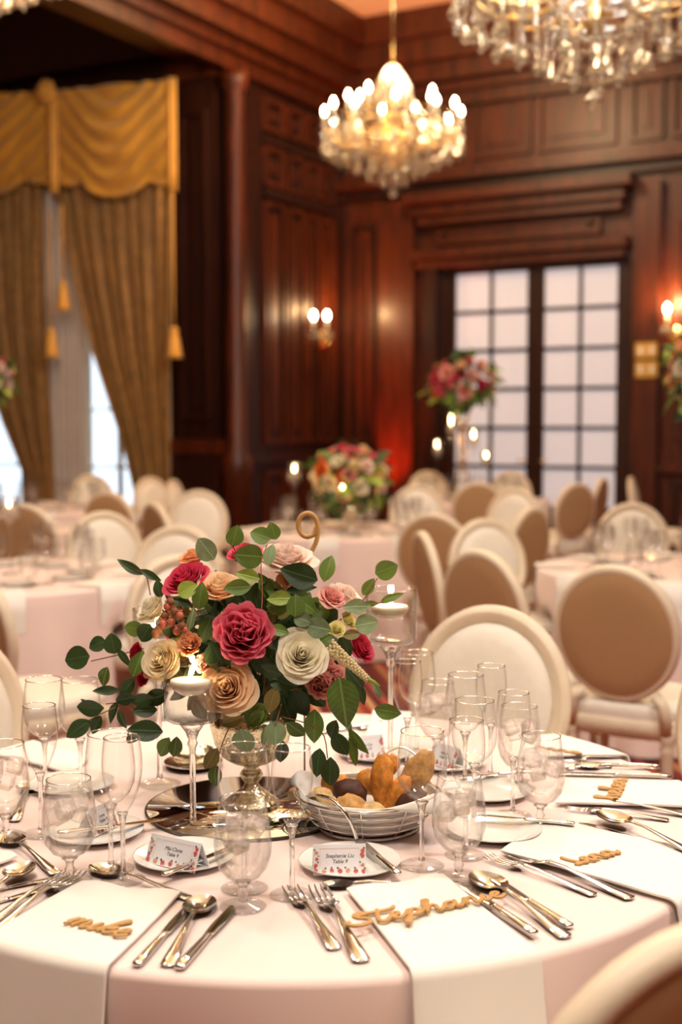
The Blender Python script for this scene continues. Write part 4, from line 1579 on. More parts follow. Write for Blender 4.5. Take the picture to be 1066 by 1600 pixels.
def candle_holder(label, pos, z, Ht, lit_label, scale=1.0):
    """tall stemmed glass cup with water and a floating candle"""
    t = thing('candle_holder', label, 'candle holder', (pos.x, pos.y, z), 0, 'stemmed glass candle holders on the near table')
    R_ = .049
    ch = .105                                   # cup height
    zb = Ht - ch
    MB().lathe([(0, 0), (.040, 0), (.041, .0015), (.036, .004), (.013, .009), (.006, .014)], 40).build('foot', M['foot'], t)
    MB().lathe([(0, .012), (.0065, .0125), (.0052, .03), (.0052, zb - .06), (.0065, zb - .045), (.0095, zb - .038), (.007, zb - .032), (.012, zb - .018), (.022, zb - .004), (0, zb - .002)], 20).build('stem', M['stem_glass'], t)
    cup = MB().lathe([(0, zb), (.03, zb), (.042, zb + .003), (R_, zb + .010), (R_, Ht)], 48)
    cup.lathe([(R_ - .0022, Ht), (R_ - .0022, zb + .012), (.04, zb + .006), (0, zb + .005)], 48)
    cup.tube([((R_ - .001) * math.cos(2 * PI * k / 48), (R_ - .001) * math.sin(2 * PI * k / 48), Ht) for k in range(48)], .0013, 6, closed=True)
    cup.build('cup', M['glass'], t)
    zw = zb + .060
    MB().lathe([(0, zb + .0065), (.04, zb + .0075), (R_ - .003, zb + .014), (R_ - .003, zw), (0, zw)], 40).build('water', M['clear_water'], t)
    c = thing('floating_candle', lit_label, 'candle', (pos.x - .002, pos.y - .004, z + zw + .004), 0, 'lit floating candles')
    MB().lathe([(0, -.016), (.018, -.015), (.031, -.006), (.0355, .004), (.034, .0095), (.018, .0085), (0, .006)], 32).build('wax', M['wax'], c)
    MB().tube([(0, 0, .006), (0, 0, .013)], .0008, 5).build('wick', M['ink'], c)
    MB().lathe([(0, .010), (.0022, .0125), (.0036, .017), (.0028, .022), (.0012, .027), (0, .031)], 12).build('flame', M['flame'], c)
    lamp('candle_light', (pos.x, pos.y, z + zw + .035), .35, (1.0, .62, .28), .006)
    return t


candle_holder('short stemmed glass candle holder at the front edge of the mirror', at_z(302, 1300), ZM, .292, 'lit floating candle in the front candle holder')
H2 = at_z(610, 1264)
candle_holder('tallest glass candle holder right of the bouquet', at_y(610, 1264, 2.26) * 1.0 if False else Vector((H2.x * 2.33 / H2.y, 2.33, 0)), TOP, .392, 'lit floating candle in the tall right holder')
candle_holder('middle glass candle holder half hidden behind the left roses', at_z(250, 1226), TOP, .345, 'lit floating candle glimpsed behind the left roses')

# silver butter dish behind the mirror
p = at_z(302, 1198)
t = thing('butter_dish', 'small gilt-rimmed silver dish behind the front candle stem', 'dish', (p.x, p.y, TOP))
MB().lathe([(0, .006), (.04, .006), (.058, .012), (.06, .012), (.058, .009), (.042, .001), (0, 0)], 40).build('saucer', M['silver'], t)
MB().lathe([(0, .012), (.036, .012), (.04, .02), (.042, .036), (.0405, .036), (.038, .022), (0, .016)], 40).build('bowl', M['mercury'], t)

# ------------------------------------------------------------------ roses
def petal(t, kind, seed):
    rng = random.Random(seed)
    w_ = lerp(1.35, .70, t)
    R_ = .06 + .82 * t
    Zt = .60 - .34 * t
    ph = rng.uniform(0, 6)
    ruff = {'classic': .02, 'ruffled': .075, 'open': .035}[kind]
    curl = {'classic': 1.0, 'ruffled': .6, 'open': 1.3}[kind] * t
    tl = rng.uniform(-.06, .06)

    def fn(a, b):
        u = a * 2 - 1
        hv = b * (1 - .16 * abs(u) ** 2.5)
        ang = w_ * u * (.45 + .55 * math.sin(PI / 2 * min(1, b * 1.7)))
        k = max(0, hv - .62) / .38
        r = .06 + (R_ - .06) * math.sin(hv * PI / 2) ** .75 + .20 * curl * k * k
        z = -.5 + (Zt + .5 + tl) * hv ** (1 + .25 * t) - .22 * curl * k * k
        r += ruff * math.sin(5 * u + ph) * hv ** 2 + .03 * t * u * math.sin(ph)
        z += ruff * .8 * math.cos(7 * u + ph) * hv ** 2
        return Vector((r * math.cos(ang), r * math.sin(ang), z)) / 1.08
    return MB().grid(fn, 10, 8)


ROSE = {}
for kind, n in (('classic', 32), ('ruffled', 38), ('open', 30)):
    core, outer, full = MB(), [], MB()
    for i in range(n):
        t_ = (i / (n - 1)) ** (1.0 if kind != 'ruffled' else .8)
        pm = petal(t_, kind, i * 3 + len(kind))
        rot = Matrix.Rotation(i * 2.3999 + .1 * math.sin(i), 3, 'Z')
        if kind == 'ruffled' and t_ < .6:
            # quartered centre: small petals bunched in four groups
            q = Matrix.Rotation(.35 * math.sin(i * 5), 3, 'X')
            rot = rot @ q
        vs = [rot @ p_ for p_ in pm.v]
        full.add(vs, pm.f, pm.t)
        if t_ < .62:
            core.add(vs, pm.f, pm.t)
        else:
            o_ = MB(); o_.add(vs, pm.f, pm.t)
            outer.append(o_.mesh('petal', P['white'], tip=True))
    # closed underside (calyx cup)
    cup = MB().lathe([(0, -.55), (.16, -.52), (.3, -.36), (.34, -.2)], 14)
    core.add(cup.v, cup.f, [0.2] * len(cup.v))
    full.add(cup.v, cup.f, [0.2] * len(cup.v))
    ROSE[kind] = (core.mesh('rose', P['white'], tip=True), outer, full.mesh('rose', P['white'], tip=True))


def place_rose(parent, pos, n, r, col, kind='classic', split=True, spin=0.0, label=None, name='rose'):
    z = n.normalized()
    x = z.orthogonal().normalized()
    m4 = frame(x, z.cross(x), z, pos) @ Matrix.Rotation(spin, 4, 'Z') @ Matrix.Diagonal((r, r, r, 1))
    core, outer, full = ROSE[kind]
    o = obj(name, core if split else full, parent, P[col], m4)
    if label:
        o['label'] = label
    if split:
        for me in outer:
            obj('petal', me, o, P[col])
    return o


# ------------------------------------------------------------------ leaves
def leaf_mesh(width, p, q, fold, bend, n=8):
    def fn(a, b):
        u = a * 2 - 1
        hw = width * max(0.0, math.sin(PI * min(.999, b) ** p)) ** q
        if b < .04:
            hw = .012
        return Vector((u * hw, b, fold * abs(u) * hw * 2 - bend * b * b + .02 * math.sin(5 * b) * u))
    return MB().grid(fn, 4, n)


LEAF = {'round': leaf_mesh(.43, .85, .62, .12, .10), 'oval': leaf_mesh(.30, .9, .8, .18, .16), 'long': leaf_mesh(.17, .85, .9, .3, .22), 'big': leaf_mesh(.33, .75, .85, .25, .25, 10)}
LEAFM = {k: v.mesh('leaf', M['leaf_mid']) for k, v in LEAF.items()}
LM = {'d': 'leaf_dark', 'm': 'leaf_mid', 'g': 'leaf_grey', 'l': 'leaf_light', 'r': 'leaf_red'}


def place_leaf(parent, base, d, n, size, kind, col):
    y = d.normalized()
    z = (n - y * n.dot(y))
    z = z.normalized() if z.length > 1e-4 else y.orthogonal().normalized()
    m4 = frame(y.cross(z), y, z, base) @ Matrix.Diagonal((size, size, size, 1))
    return obj('leaf', LEAFM[kind], parent, M[LM[col]], m4)


# ------------------------------------------------------------------ the flower arrangement on the near table
YB = BC.y
BQ = thing('flower_arrangement', 'low mixed rose arrangement in a gilt mercury vase on the round mirror', 'flowers', (BC.x + .004, YB, ZM))
B0 = Vector(BQ.location)
mb = MB().lathe([(0, .0), (.050, .0), (.052, .004), (.046, .010), (.030, .022), (.016, .034), (.011, .044)], 48, rib=lambda a, i: 1 + .035 * math.cos(16 * a))
mb.build('vase_foot', M['mercury'], BQ)
MB().lathe([(.011, .042), (.019, .050), (.022, .058), (.017, .066), (.012, .070), (.020, .076), (.034, .081)], 32).build('vase_knop', M['mercury'], BQ)
MB().lathe([(.0, .080), (.034, .081), (.052, .092), (.066, .118), (.074, .150), (.078, .172), (.074, .172), (.0, .165)], 64, rib=lambda a, i: 1 + .03 * math.cos(20 * a)).build('vase_bowl', M['mercury'], BQ)

BCEN = at_y(385, 1010, YB + .02) - B0       # heart of the flower ball, in arrangement space


def bq(px, py, dy):
    return at_y(px, py, YB + dy) - B0


CAMDIR = Vector((0, -1, .12))
FL = [
    # px, py, diameter px, colour, kind, depth offset, facing bias(x, y, z) or None, label
    (288, 902, 76, 'magenta', 'classic', -.02, (-.45, -.6, .65), 'magenta rose at the upper left'),
    (300, 868, 46, 'peach2', 'open', .03, (-.3, -.3, .9), 'apricot rose behind the magenta one'),
    (343, 914, 72, 'peach', 'classic', -.05, (0, -.62, .8), 'peach rose'),
    (384, 862, 58, 'magenta', 'classic', .02, (-.1, -.35, .95), 'magenta rose half hidden by eucalyptus'),
    (447, 868, 92, 'blush', 'open', .01, (.15, -.42, .9), 'large blush rose at the top'),
    (380, 987, 98, 'hot', 'ruffled', -.125, (-.02, -1, .12), 'ruffled hot pink garden rose in the centre'),
    (472, 1022, 86, 'white', 'classic', -.12, (.12, -1, .16), 'white rose right of centre'),
    (251, 1030, 70, 'cream', 'classic', -.09, (-.5, -.85, .12), 'cream rose at the left'),
    (234, 948, 58, 'white', 'classic', -.01, (-.75, -.3, .5), 'white rose at the far left'),
    (356, 1074, 96, 'peach', 'classic', -.135, (-.1, -1, .08), 'big peach rose low in front'),
    (295, 1006, 42, 'peach2', 'ruffled', -.115, (-.3, -1, .3), 'small peach spray rose'),
    (318, 1036, 34, 'pink', 'ruffled', -.125, (-.2, -1, .3), 'small pink spray rose'),
    (521, 932, 50, 'pink', 'open', -.01, (.45, -.55, .6), 'pink rose half at the right'),
    (545, 930, 58, 'blush', 'open', .02, (.7, -.4, .6), 'blush rose at the right'),
    (546, 968, 32, 'yellow', 'classic', -.01, (.7, -.5, .3), 'pale yellow bud'),
    (527, 982, 30, 'yellow', 'classic', -.06, (.3, -.9, .5), 'yellow-green bud'),
    (566, 1010, 58, 'magenta', 'classic', .0, (.85, -.5, .2), 'magenta rose at the far right'),
    (500, 1070, 48, 'pink', 'ruffled', -.085, (.2, -1, -.1), 'pink spray rose low at the right'),
    (523, 1058, 42, 'pink', 'ruffled', -.07, (.5, -.9, -.05), 'second pink spray rose low at the right'),
    (510, 1040, 34, 'pink', 'ruffled', -.06, (.4, -.9, .2), 'pink spray rose behind the flower spike'),
    (211, 1018, 34, 'red', 'classic', -.01, (-.8, -.5, .1), 'dark red rose at the left'),
    (222, 1055, 36, 'red', 'classic', -.02, (-.7, -.6, -.2), 'dark red rose at the lower left'),
    (232, 1050, 22, 'pink', 'classic', -.045, (-.5, -.8, -.1), 'pink bud at the lower left'),
    (455, 905, 40, 'peach2', 'open', -.01, (.1, -.9, .3), 'peach petals deep inside'),
    (420, 925, 50, 'blush', 'classic', .06, (.1, -.2, 1), None),
    (470, 950, 50, 'pink', 'classic', .10, (.5, .4, .7), None),
    (330, 960, 60, 'cream', 'classic', .12, (-.3, .8, .5), None),
    (420, 1000, 70, 'blush', 'classic', .14, (.2, 1, .2), None),
    (280, 980, 60, 'magenta', 'classic', .10, (-.8, .6, .3), None),
]
for k, (px, py, dpx, col, kind, dy, nb, lab) in enumerate(FL):
    pos = bq(px, py, dy)
    r = dpx / 2 / F * (YB + dy)
    n = (Vector(nb).normalized() + Vector((0, 0, .32))).normalized()
    place_rose(BQ, pos - n * r * .12, n, r * 1.12, col, kind, True, k * 1.3, lab)

rng = random.Random(21)


def leaf_px(px, py, ln, ang, kind, col, dy=-.06, tilt=None):
    """leaf centred on a pixel; ln its length in pixels; ang direction of the tip in the picture"""
    s = ln / F * (YB + dy)
    a = math.radians(ang)
    tl = rng.uniform(-.25, .25) if tilt is None else tilt
    d = Vector((math.cos(a), -tl, math.sin(a))).normalized()
    n = Vector((rng.uniform(-.35, .35), -1, rng.uniform(-.1, .5)))
    place_leaf(BQ, bq(px, py, dy) - d * s * .5, d, n, s, kind, col)


LV = [
    (120, 1028, 44, 190, 'round', 'd', -.02), (152, 1007, 30, 200, 'round', 'd', -.02), (176, 1006, 34, 100, 'round', 'd', -.02), (163, 1058, 36, 250, 'oval', 'm', -.01),
    (165, 1079, 46, 178, 'long', 'd', -.03), (140, 1106, 48, 182, 'oval', 'd', -.03), (122, 1139, 46, 212, 'oval', 'd', -.03), (150, 1133, 34, 240, 'oval', 'd', -.03),
    (176, 1114, 42, 245, 'long', 'd', -.03), (191, 1125, 38, 285, 'long', 'd', -.03), (195, 1092, 36, 190, 'oval', 'd', -.04), (198, 1075, 38, 230, 'oval', 'd', -.04),
    (133, 1097, 20, 150, 'long', 'd', -.02), (222, 1094, 40, 195, 'oval', 'd', -.05), (226, 1110, 40, 180, 'oval', 'd', -.05), (226, 1142, 58, 175, 'oval', 'd', -.06),
    (256, 1168, 40, 240, 'oval', 'm', -.10), (274, 1168, 38, 262, 'oval', 'm', -.10), (243, 1090, 46, 200, 'oval', 'd', -.05), (208, 1150, 34, 235, 'oval', 'd', -.05),
    (382, 1158, 44, 285, 'round', 'g', -.13), (431, 1146, 40, 268, 'round', 'g', -.13), (413, 1152, 34, 265, 'long', 'g', -.12), (399, 1117, 44, 235, 'round', 'm', -.11),
    (463, 1140, 40, 320, 'oval', 'm', -.11), (491, 1135, 54, 268, 'oval', 'm', -.10), (362, 1126, 38, 200, 'oval', 'r', -.13), (330, 1186, 40, 240, 'oval', 'r', -.13),
    (336, 1212, 38, 275, 'oval', 'm', -.12), (497, 1192, 46, 262, 'oval', 'd', -.10), (537, 1098, 80, 280, 'big', 'm', -.11), (532, 1163, 46, 300, 'oval', 'd', -.08),
    (560, 1160, 52, 305, 'long', 'm', -.07), (552, 1175, 48, 285, 'long', 'm', -.07), (606, 1112, 44, 350, 'oval', 'm', -.05), (516, 1207, 52, 268, 'oval', 'd', -.11),
    (520, 1140, 36, 250, 'oval', 'd', -.09), (545, 1135, 30, 290, 'long', 'g', -.06), (440, 1175, 40, 268, 'oval', 'd', -.08), (400, 1122, 34, 220, 'oval', 'm', -.12),
    (450, 1112, 50, 290, 'oval', 'd', -.09), (470, 1100, 50, 300, 'big', 'd', -.09), (425, 1095, 44, 250, 'oval', 'r', -.12), (440, 1100, 46, 285, 'big', 'd', -.08),
    (367, 837, 34, 75, 'round', 'm', -.02), (407, 837, 34, 160, 'round', 'm', -.02), (427, 830, 28, 110, 'round', 'm', -.01), (389, 869, 46, 175, 'round', 'm', -.05),
    (422, 867, 36, 80, 'oval', 'g', -.05), (387, 900, 40, 165, 'oval', 'l', -.07), (371, 918, 44, 182, 'oval', 'm', -.09), (466, 898, 64, 165, 'big', 'd', -.06),
    (512, 888, 44, 75, 'oval', 'm', -.01), (604, 890, 38, 20, 'round', 'm', -.02), (576, 917, 32, 55, 'oval', 'm', -.02), (612, 934, 40, 25, 'long', 'm', -.02),
    (581, 943, 28, 355, 'long', 'm', -.02), (556, 948, 42, 180, 'oval', 'g', -.05), (573, 975, 38, 10, 'round', 'g', -.05), (462, 946, 36, 88, 'round', 'm', -.10),
    (437, 935, 42, 180, 'oval', 'l', -.09), (434, 945, 40, 190, 'round', 'm', -.08), (498, 981, 40, 350, 'round', 'g', -.10), (473, 968, 30, 340, 'round', 'g', -.10),
    (480, 946, 44, 325, 'oval', 'm', -.08), (436, 985, 34, 350, 'oval', 'm', -.11), (425, 1049, 40, 330, 'oval', 'd', -.12), (441, 1065, 50, 345, 'oval', 'd', -.11),
    (203, 886, 48, 150, 'long', 'd', .0), (236, 899, 38, 330, 'long', 'd', .0), (322, 858, 42, 130, 'round', 'g', .0), (293, 921, 34, 30, 'round', 'l', -.08),
    (313, 932, 44, 80, 'oval', 'm', -.08), (227, 989, 34, 240, 'round', 'd', -.05), (209, 982, 30, 170, 'round', 'm', -.03), (215, 1037, 44, 70, 'oval', 'm', -.06),
    (299, 968, 38, 75, 'long', 'g', -.11), (194, 1028, 36, 310, 'long', 'd', -.02), (248, 920, 30, 100, 'oval', 'd', -.01), (343, 1030, 60, 300, 'big', 'd', -.13),
    (286, 942, 42, 350, 'long', 'd', -.07), (507, 1000, 36, 20, 'oval', 'm', -.08),
    (540, 1010, 40, 290, 'oval', 'd', -.05), (550, 992, 30, 10, 'oval', 'r', -.07), (400, 940, 50, 280, 'oval', 'd', -.06), (322, 985, 44, 250, 'oval', 'd', -.06),
    (555, 1060, 46, 310, 'oval', 'd', -.06), (565, 1085, 44, 290, 'long', 'd', -.05), (590, 1080, 34, 300, 'long', 'g', -.04), (470, 920, 50, 10, 'long', 'd', -.05),
    (275, 1060, 44, 260, 'oval', 'd', -.06), (300, 1070, 40, 240, 'oval', 'd', -.06), (410, 1040, 44, 310, 'oval', 'd', -.10), (312, 1110, 40, 300, 'oval', 'r', -.12),
]
for a in LV:
    leaf_px(*a)
# foliage that fills the heart of the arrangement
for k in range(280):
    th = rng.uniform(0, 2 * PI)
    ph = math.acos(rng.uniform(-.75, .95))
    d = Vector((math.sin(ph) * math.cos(th), math.sin(ph) * math.sin(th), math.cos(ph)))
    pos = BCEN + Vector((d.x * .165, d.y * .115, d.z * .135)) * rng.uniform(.45, .86)
    dd = (d + Vector((rng.uniform(-.7, .7), rng.uniform(-.7, .7), rng.uniform(-.7, .5)))).normalized()
    place_leaf(BQ, pos, dd, d + Vector((0, -.3, .3)), rng.uniform(.035, .06), rng.choice(('oval', 'oval', 'long', 'round', 'big')), rng.choice('ddddmr'))
# twigs
for pts in ([(225, 1013, 0), (190, 1022, -.01), (142, 1033, -.02)], [(240, 1085, -.04), (200, 1098, -.03), (165, 1112, -.03), (140, 1125, -.03)],
            [(225, 1120, -.05), (190, 1100, -.03), (165, 1100, -.03)], [(530, 970, 0), (562, 945, -.02), (590, 903, -.02)], [(560, 950, -.02), (600, 940, -.02)],
            [(405, 1000, -.1), (410, 930, -.08), (408, 880, -.06), (418, 850, -.03)], [(440, 1120, -.1), (500, 1140, -.1), (512, 1185, -.11)], [(385, 1090, -.11), (352, 1150, -.13), (336, 1205, -.12)],
            [(560, 1060, -.03), (575, 1085, -.04), (592, 1105, -.05)], [(310, 960, -.08), (293, 935, -.08)], [(372, 870, 0), (362, 850, -.02)], [(440, 1100, -.11), (430, 1135, -.13)],
            [(235, 930, .0), (228, 900, .0), (210, 890, .0)]):
    MB().tube(catmull([bq(*p_) for p_ in pts], 4), .0011, 5).build('twig', M['twig'], BQ)
# stems reaching down into the vase
for k in range(16):
    a = 2 * PI * k / 16
    MB().tube([Vector((.02 * math.cos(a), .02 * math.sin(a), .172)), BCEN + Vector((.09 * math.cos(a), .06 * math.sin(a), -.02))], .0022, 5).build('stem', M['leaf_dark'], BQ)
# hypericum berries
for k, (px, py) in enumerate([(262, 948), (272, 955), (281, 962), (258, 962), (268, 972), (284, 978), (276, 985), (248, 983), (290, 985), (266, 940), (255, 975), (243, 990)]):
    c = bq(px, py, -.085 - .006 * (k % 3))
    mb = MB()
    mb.ball(c, .0072, 10, 7, (1, 1, 1.15))
    for j in range(5):
        a = 2 * PI * j / 5
        mb.tube([c + Vector((0, 0, .006)), c + Vector((.006 * math.cos(a), .006 * math.sin(a), .0105))], [.0022, .0004], 4)
    mb.build('berry', M['twig'] if k % 2 else mat('berry_coral', srgb(206, 112, 84), .35, var=.2, scale=30), BQ)
# white veronica spike
mb = MB()
for k in range(120):
    q = k / 120
    c = bq(lerp(515, 575, q), lerp(1008, 1062, q), -.10)
    a = k * 2.4
    rr = .0085 * (1 - .6 * q)
    mb.ball(c + Vector((rr * math.cos(a) * .7, rr * math.sin(a), rr * math.cos(a))), .0026, 6, 4)
mb.build('flower_spike', P['white'], BQ)
MB().tube([bq(573, 1060, -.10), bq(585, 1066, -.10), bq(594, 1072, -.10)], [.004, .003, .001], 6).build('spike_tip', M['leaf_light'], BQ)

# gold table number
pts = catmull([(.54, .66), (.44, .46), (.2, .42), (.03, .6), (.06, .88), (.28, 1.0), (.5, .88), (.57, .6), (.52, .28), (.36, 0)], 6)
n0 = bq(487, 836, .09) + B0
t = thing('table_number', 'gold wooden figure nine standing behind the bouquet', 'table number', (n0.x - .026, n0.y, TOP))
zz = n0.z - TOP
MB().tube([Vector((lerp(0, .04, q.x / .6), 0, zz - .034 + .075 * q.y)) for q in pts], .0048, 8).build('figure_nine', M['laser_wood'], t)
MB().tube([(.024, 0, zz - .034), (.012, 0, zz - .09), (.012, 0, .006)], .002, 6).build('stick', M['laser_wood'], t)
MB().lathe([(0, 0), (.03, 0), (.03, .006), (0, .006)], 24, o=(.012, 0, 0)).build('base', M['laser_wood'], t)

# ------------------------------------------------------------------ bread basket
KC = at_z(575, 1293)
t = thing('bread_basket', 'oval chrome wire bread basket right of the flowers', 'basket', (KC.x, KC.y, TOP))
SX, SY = .118, .105
lev = [(.086, .003, .0026), (.099, .018, .002), (.110, .033, .002), (.119, .048, .002), (.126, .062, .003)]
KY = .92


def oval(r, z, n=56):
    return [(r * math.cos(2 * PI * k / n), r * KY * math.sin(2 * PI * k / n), z) for k in range(n)]


for r, z, w_ in lev:
    MB().tube(oval(r, z), w_, 8, closed=True).build('wire_ring', M['chrome'], t)
for k in range(10):
    a = 2 * PI * k / 10 + .2
    MB().tube(catmull([(r * math.cos(a), r * KY * math.sin(a), z) for r, z, _ in lev], 3), .0014, 6).build('rib', M['chrome'], t)
# two swung-down bail handles
hp = [bk - Vector(t.location) for bk in (at_y(478, 1246, KC.y - .02), at_y(497, 1243, KC.y - .07), at_y(522, 1252, KC.y - .10), at_y(545, 1278, KC.y - .115), at_y(558, 1312, KC.y - .115))]
MB().tube(catmull(hp, 6), .0032, 8).build('handle', M['chrome'], t)
hp = [bk - Vector(t.location) for bk in (at_y(588, 1200, KC.y + .095), at_y(600, 1180, KC.y + .11), at_y(625, 1168, KC.y + .12), at_y(648, 1178, KC.y + .11), at_y(664, 1202, KC.y + .09))]
MB().tube(catmull(hp, 6), .0026, 8).build('handle', M['chrome'], t)
mb = MB()


def liner(a, b):
    th = 2 * PI * a
    if b < .3:
        q = b / .3
        r, z = lerp(.005, .080, q), .007
    elif b < .7:
        q = (b - .3) / .4
        r, z = lerp(.080, .1205, q ** .8), lerp(.007, .060, q)
    else:
        q = (b - .7) / .3
        flap = lambda c_, w_: math.exp(-((((th - c_ + PI) % (2 * PI)) - PI) / w_) ** 2)
        corner = flap(math.radians(318), .42) + .8 * flap(math.radians(150), .3) + .7 * flap(math.radians(60), .35)
        r = .1205 - .006 * q + .056 * corner * q
        z = .060 + .006 * q + .030 * corner * math.sin(PI * q * .9) - .016 * corner * q
    r *= 1 + .012 * math.sin(11 * th) * b
    return Vector((r * math.cos(th), r * KY * math.sin(th), z))


o = mb.grid(liner, 96, 20, wrap=True).build('napkin_liner', M['napkin'])
o.location = Vector(t.location)
o.modifiers.new('thick', 'SOLIDIFY').thickness = .0012
tag(o, 'white cloth lining the bread basket with a corner spilling right', 'napkin')


def bread(label, px, py, dy, w_, h_, ang, m, name='bread_roll', depth=None, flatend=False):
    c = at_y(px, py, KC.y + dy)
    s = (KC.y + dy) / F
    a, b = w_ / 2 * s, h_ / 2 * s
    d = depth or min(a, b) * .95
    mb = MB().ball((0, 0, 0), 1, 20, 14, (a, d, b), .16, len(label))
    o = mb.build(name, m)
    o.location = c
    o.rotation_euler = (0, math.radians(ang), 0)
    return tag(o, label, 'bread', 'breads in the basket')


bread('pale herbed roll at the left of the basket', 502, 1254, -.035, 44, 50, -8, M['bread_pale'])
bread('golden roll at the back left of the basket', 525, 1226, .03, 50, 36, 0, M['bread_gold'])
bread('dark rye roll in the middle of the basket', 547, 1238, -.01, 56, 42, 15, M['bread_dark'])
bread('tan roll at the front centre of the basket', 547, 1266, -.06, 54, 52, 10, M['bread_tan'])
bread('small pale roll at the front right of centre', 582, 1275, -.065, 52, 44, 0, M['bread_pale'])
bread('golden roll at the back behind the upright stick', 578, 1222, .035, 48, 40, 0, M['bread_gold'])
bread('tall orange-gold breadstick standing upright in the basket', 597, 1218, -.005, 38, 84, 6, M['bread_gold'], 'breadstick')
bread('gold breadstick leaning right under the upright one', 621, 1240, -.012, 34, 66, 30, M['bread_gold'], 'breadstick')
bread('dark bread slice at the right of the basket', 645, 1258, -.03, 62, 46, -35, M['bread_dark'], 'bread_slice', .012)
bread('pale baguette slice leaning at the right behind the wine glass', 652, 1208, .0, 46, 84, 32, M['bread_tan'], 'baguette_slice', .012)
bread('small orange breadstick end at the back right', 612, 1195, .04, 26, 34, 20, M['bread_gold'], 'breadstick')


# ================================================================== BACKGROUND TABLE SETTINGS
def join_glass(g):
    mb = MB()
    for k in ('foot', 'stem', 'bowl'):
        mb.lathe(g[k], 16)
    return mb


FARG = [join_glass(g).mesh('stemmed_glass', M['glass_far']) for g in (GOB, WINE, FLUTE)]
MFN = MB().grid(lambda a, b: Vector((lerp(-.09, .09, a), lerp(-.10, .14, b) if b < .75 else .08 + .012, .006 if b < .75 else lerp(.006, -.16, (b - .75) / .25))), 6, 8).mesh('napkin', M['napkin'])
MPL = MB().lathe([(0, .004), (.05, .004), (.08, .013), (.08, .011), (.05, 0), (0, 0)], 24).mesh('bread_plate', M['porcelain'])
MCUP = MB().lathe([(0, 0), (.04, 0), (.038, .004), (.006, .012), (.005, .2), (.02, .225), (.045, .235), (.045, .32), (.043, .32), (.043, .24), (0, .232)], 20).mesh('candle_holder', M['glass_far'])


def far_setting(c, where, n=8, ph=0.0, candles=(), seed=1):
    rg = random.Random(seed)
    for k in range(n):
        a = ph + 2 * PI * k / n
        ca, sa = math.cos(a), math.sin(a)
        base = Vector((c.x, c.y, TOP))
        rad = Vector((ca, sa, 0))
        tan = Vector((-sa, ca, 0))
        o = obj('napkin', MFN)
        # local +Y points outward; its front fold lies over the table edge
        o.location = base + rad * (TR - .088 + .004)
        o.rotation_euler = (0, 0, a - PI / 2)
        tag(o, 'ivory napkin folded over the edge of the table ' + where, 'napkin', 'napkins on the table ' + where)
        o = obj('bread_plate', MPL)
        o.location = base + rad * .40 + tan * .08
        tag(o, 'small white bread plate on the table ' + where, 'plate', 'bread plates on the table ' + where)
        for j, (dr, dt) in enumerate(((.47, .20), (.40, .25), (.44, -.15))):
            o = obj('stemmed_glass', FARG[(0, 1, 2)[j]])
            q = base + rad * dr + tan * (dt * .62)
            o.location = q
            tag(o, ('water goblet', 'wine glass', 'champagne flute')[j] + ' on the table ' + where, 'glass', ('goblets', 'wine glasses', 'flutes')[j] + ' on the table ' + where)
    for k, (px, py, lab) in enumerate(candles):
        d = c.y + (-.12 if k % 2 else .05)
        f = at_y(px, py, d)
        s = max(.5, (f.z - TOP) / .29)
        o = thing('candle_holder', lab, 'candle', (f.x, f.y, TOP))
        o.scale = (1, 1, s)
        obj('holder', MCUP, o)
        MB().lathe([(0, .25), (.035, .252), (.036, .275), (0, .275)], 16).build('wax', M['wax'], o)
        MB().lathe([(0, .277), (.007, .285), (.005, .3), (0, .315)], 10).build('flame', M['flame'], o)
        lamp('candle_light', (f.x, f.y, f.z + .04), .8, (1.0, .62, .28), .01)


far_setting(p2, 'behind the bouquet in the middle', 9, .3, [(460, 733, 'lit candle glass at the left of the middle bouquet'), (535, 763, 'lit candle glass in front of the middle bouquet')], 1)
far_setting(p3, 'at the right edge of the frame', 9, .15, [], 2)
far_setting(p4, 'at the left edge of the frame', 9, -.55, [(14, 787, 'lit candle in a glass at the left edge of the frame')], 3)
far_setting(p5, 'far left below the windows', 8, .2, [], 4)
far_setting(p6, 'far off in front of the doors', 8, .1, [(683, 695, 'lit candle glass left of the far tall centrepiece'), (705, 658, 'higher lit candle left of the tall gilt stand'), (740, 680, 'upper lit candle right of the tall gilt stand'), (760, 712, 'lower lit candle right of the tall gilt stand')], 5)
far_setting(p8, 'left, hidden behind the left-edge table', 6, .4, [], 6)


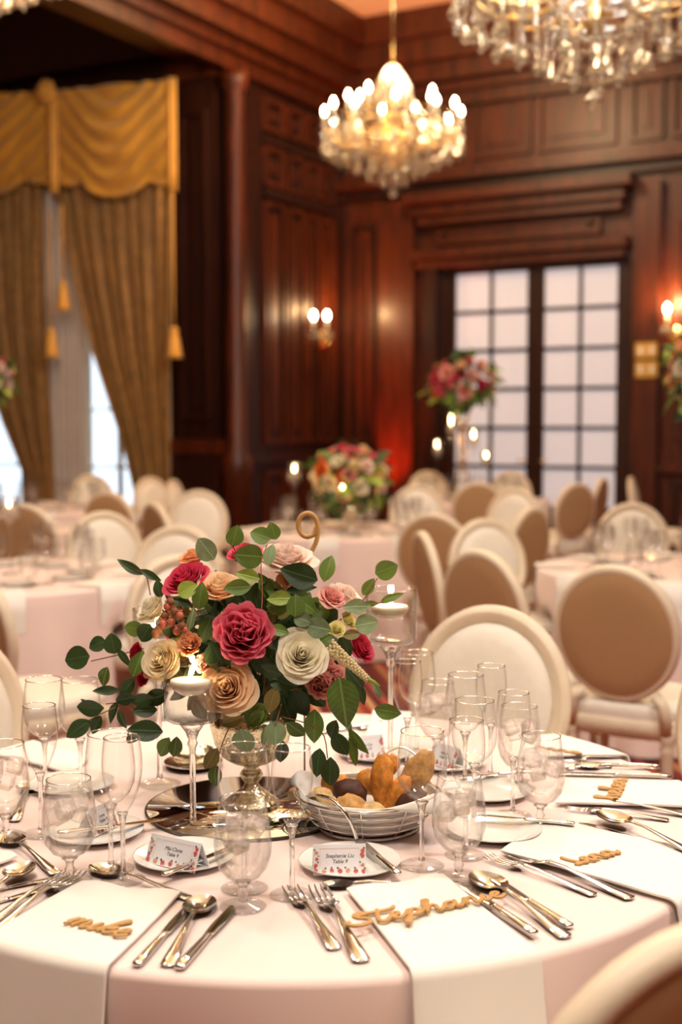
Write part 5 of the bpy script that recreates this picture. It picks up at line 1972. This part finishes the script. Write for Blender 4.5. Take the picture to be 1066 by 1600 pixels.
def far_bouquet(label, c, size, stand, seed, cols, squash=.85):
    """c: base on the table; stand: height of the gilt stand (0 = low vase)"""
    rg = random.Random(seed)
    t = thing('flower_arrangement', label, 'flowers', (c.x, c.y, TOP))
    if stand:
        for k in range(4):
            a = PI / 4 + k * PI / 2
            MB().tube(catmull([(.11 * math.cos(a), .11 * math.sin(a), 0), (.045 * math.cos(a), .045 * math.sin(a), stand * .35), (.035 * math.cos(a), .035 * math.sin(a), stand * .7), (.10 * math.cos(a), .10 * math.sin(a), stand)], 5), .008, 6).build('stand_leg', M['gold'], t)
        MB().tube([(.11 * math.cos(2 * PI * k / 24), .11 * math.sin(2 * PI * k / 24), .008) for k in range(24)], .008, 6, closed=True).build('stand_ring', M['gold'], t)
        MB().lathe([(0, stand - .02), (.09, stand), (.10, stand + .02), (0, stand + .03)], 20).build('bowl', M['gold'], t)
        for k in range(7):
            MB().ball((0, 0, stand * (.2 + .1 * k)), .022, 10, 6).build('crystal_ball', M['gold'], t)
    else:
        MB().lathe([(0, 0), (.05, 0), (.03, .02), (.014, .04), (.02, .06), (.06, .1), (.078, .17), (0, .165)], 24).build('vase', M['mercury'], t)
    cen = Vector((0, 0, (stand or .17) + size * squash * .75))
    for k in range(30):
        z = 1 - 1.55 * (k + .5) / 30
        a = k * 2.4 + seed
        rr = math.sqrt(max(0, 1 - z * z))
        d = Vector((rr * math.cos(a), rr * math.sin(a), z))
        pos = cen + Vector((d.x, d.y, d.z * squash)) * size * .86
        place_rose(t, pos, d, size * rg.uniform(.17, .25), rg.choice(cols), rg.choice(('classic', 'open', 'ruffled')), False, k)
    for k in range(110):
        d = Vector((rg.gauss(0, 1), rg.gauss(0, 1), rg.gauss(0, 1) - .25)).normalized()
        pos = cen + Vector((d.x, d.y, d.z * squash)) * size * rg.uniform(.55, .92)
        dd = (d + Vector((rg.uniform(-.6, .6), rg.uniform(-.6, .6), rg.uniform(-.8, .3)))).normalized()
        place_leaf(t, pos, dd, d + Vector((0, 0, .4)), size * rg.uniform(.28, .45), rg.choice(('oval', 'round', 'long')), rg.choice('ddmml'))
    return t


MIX = ['hot', 'magenta', 'peach', 'blush', 'white', 'cream', 'pink', 'peach2']
far_bouquet('blurred low bouquet on the middle table behind', p2 + Vector((-.01, 0, 0)), .28, 0, 4, MIX + ['orange'])
far_bouquet('tall rose centrepiece on a gilt stand before the doors', p6 + Vector((-.07, 0, 0)), .34, .90, 9, MIX + ['orange'], .75)
q = at_y(1118, 664, 6.04)
far_bouquet('tall centrepiece cut by the right edge of the frame', q, .25, .76, 13, MIX, 1.0)
q = at_y(-26, 664, 8.4)
far_bouquet('tall centrepiece cut by the left edge of the frame', q, .22, .88, 17, ['magenta', 'blush', 'white', 'hot'], .8)
q = p2 + Vector((.22, -.1, 0))
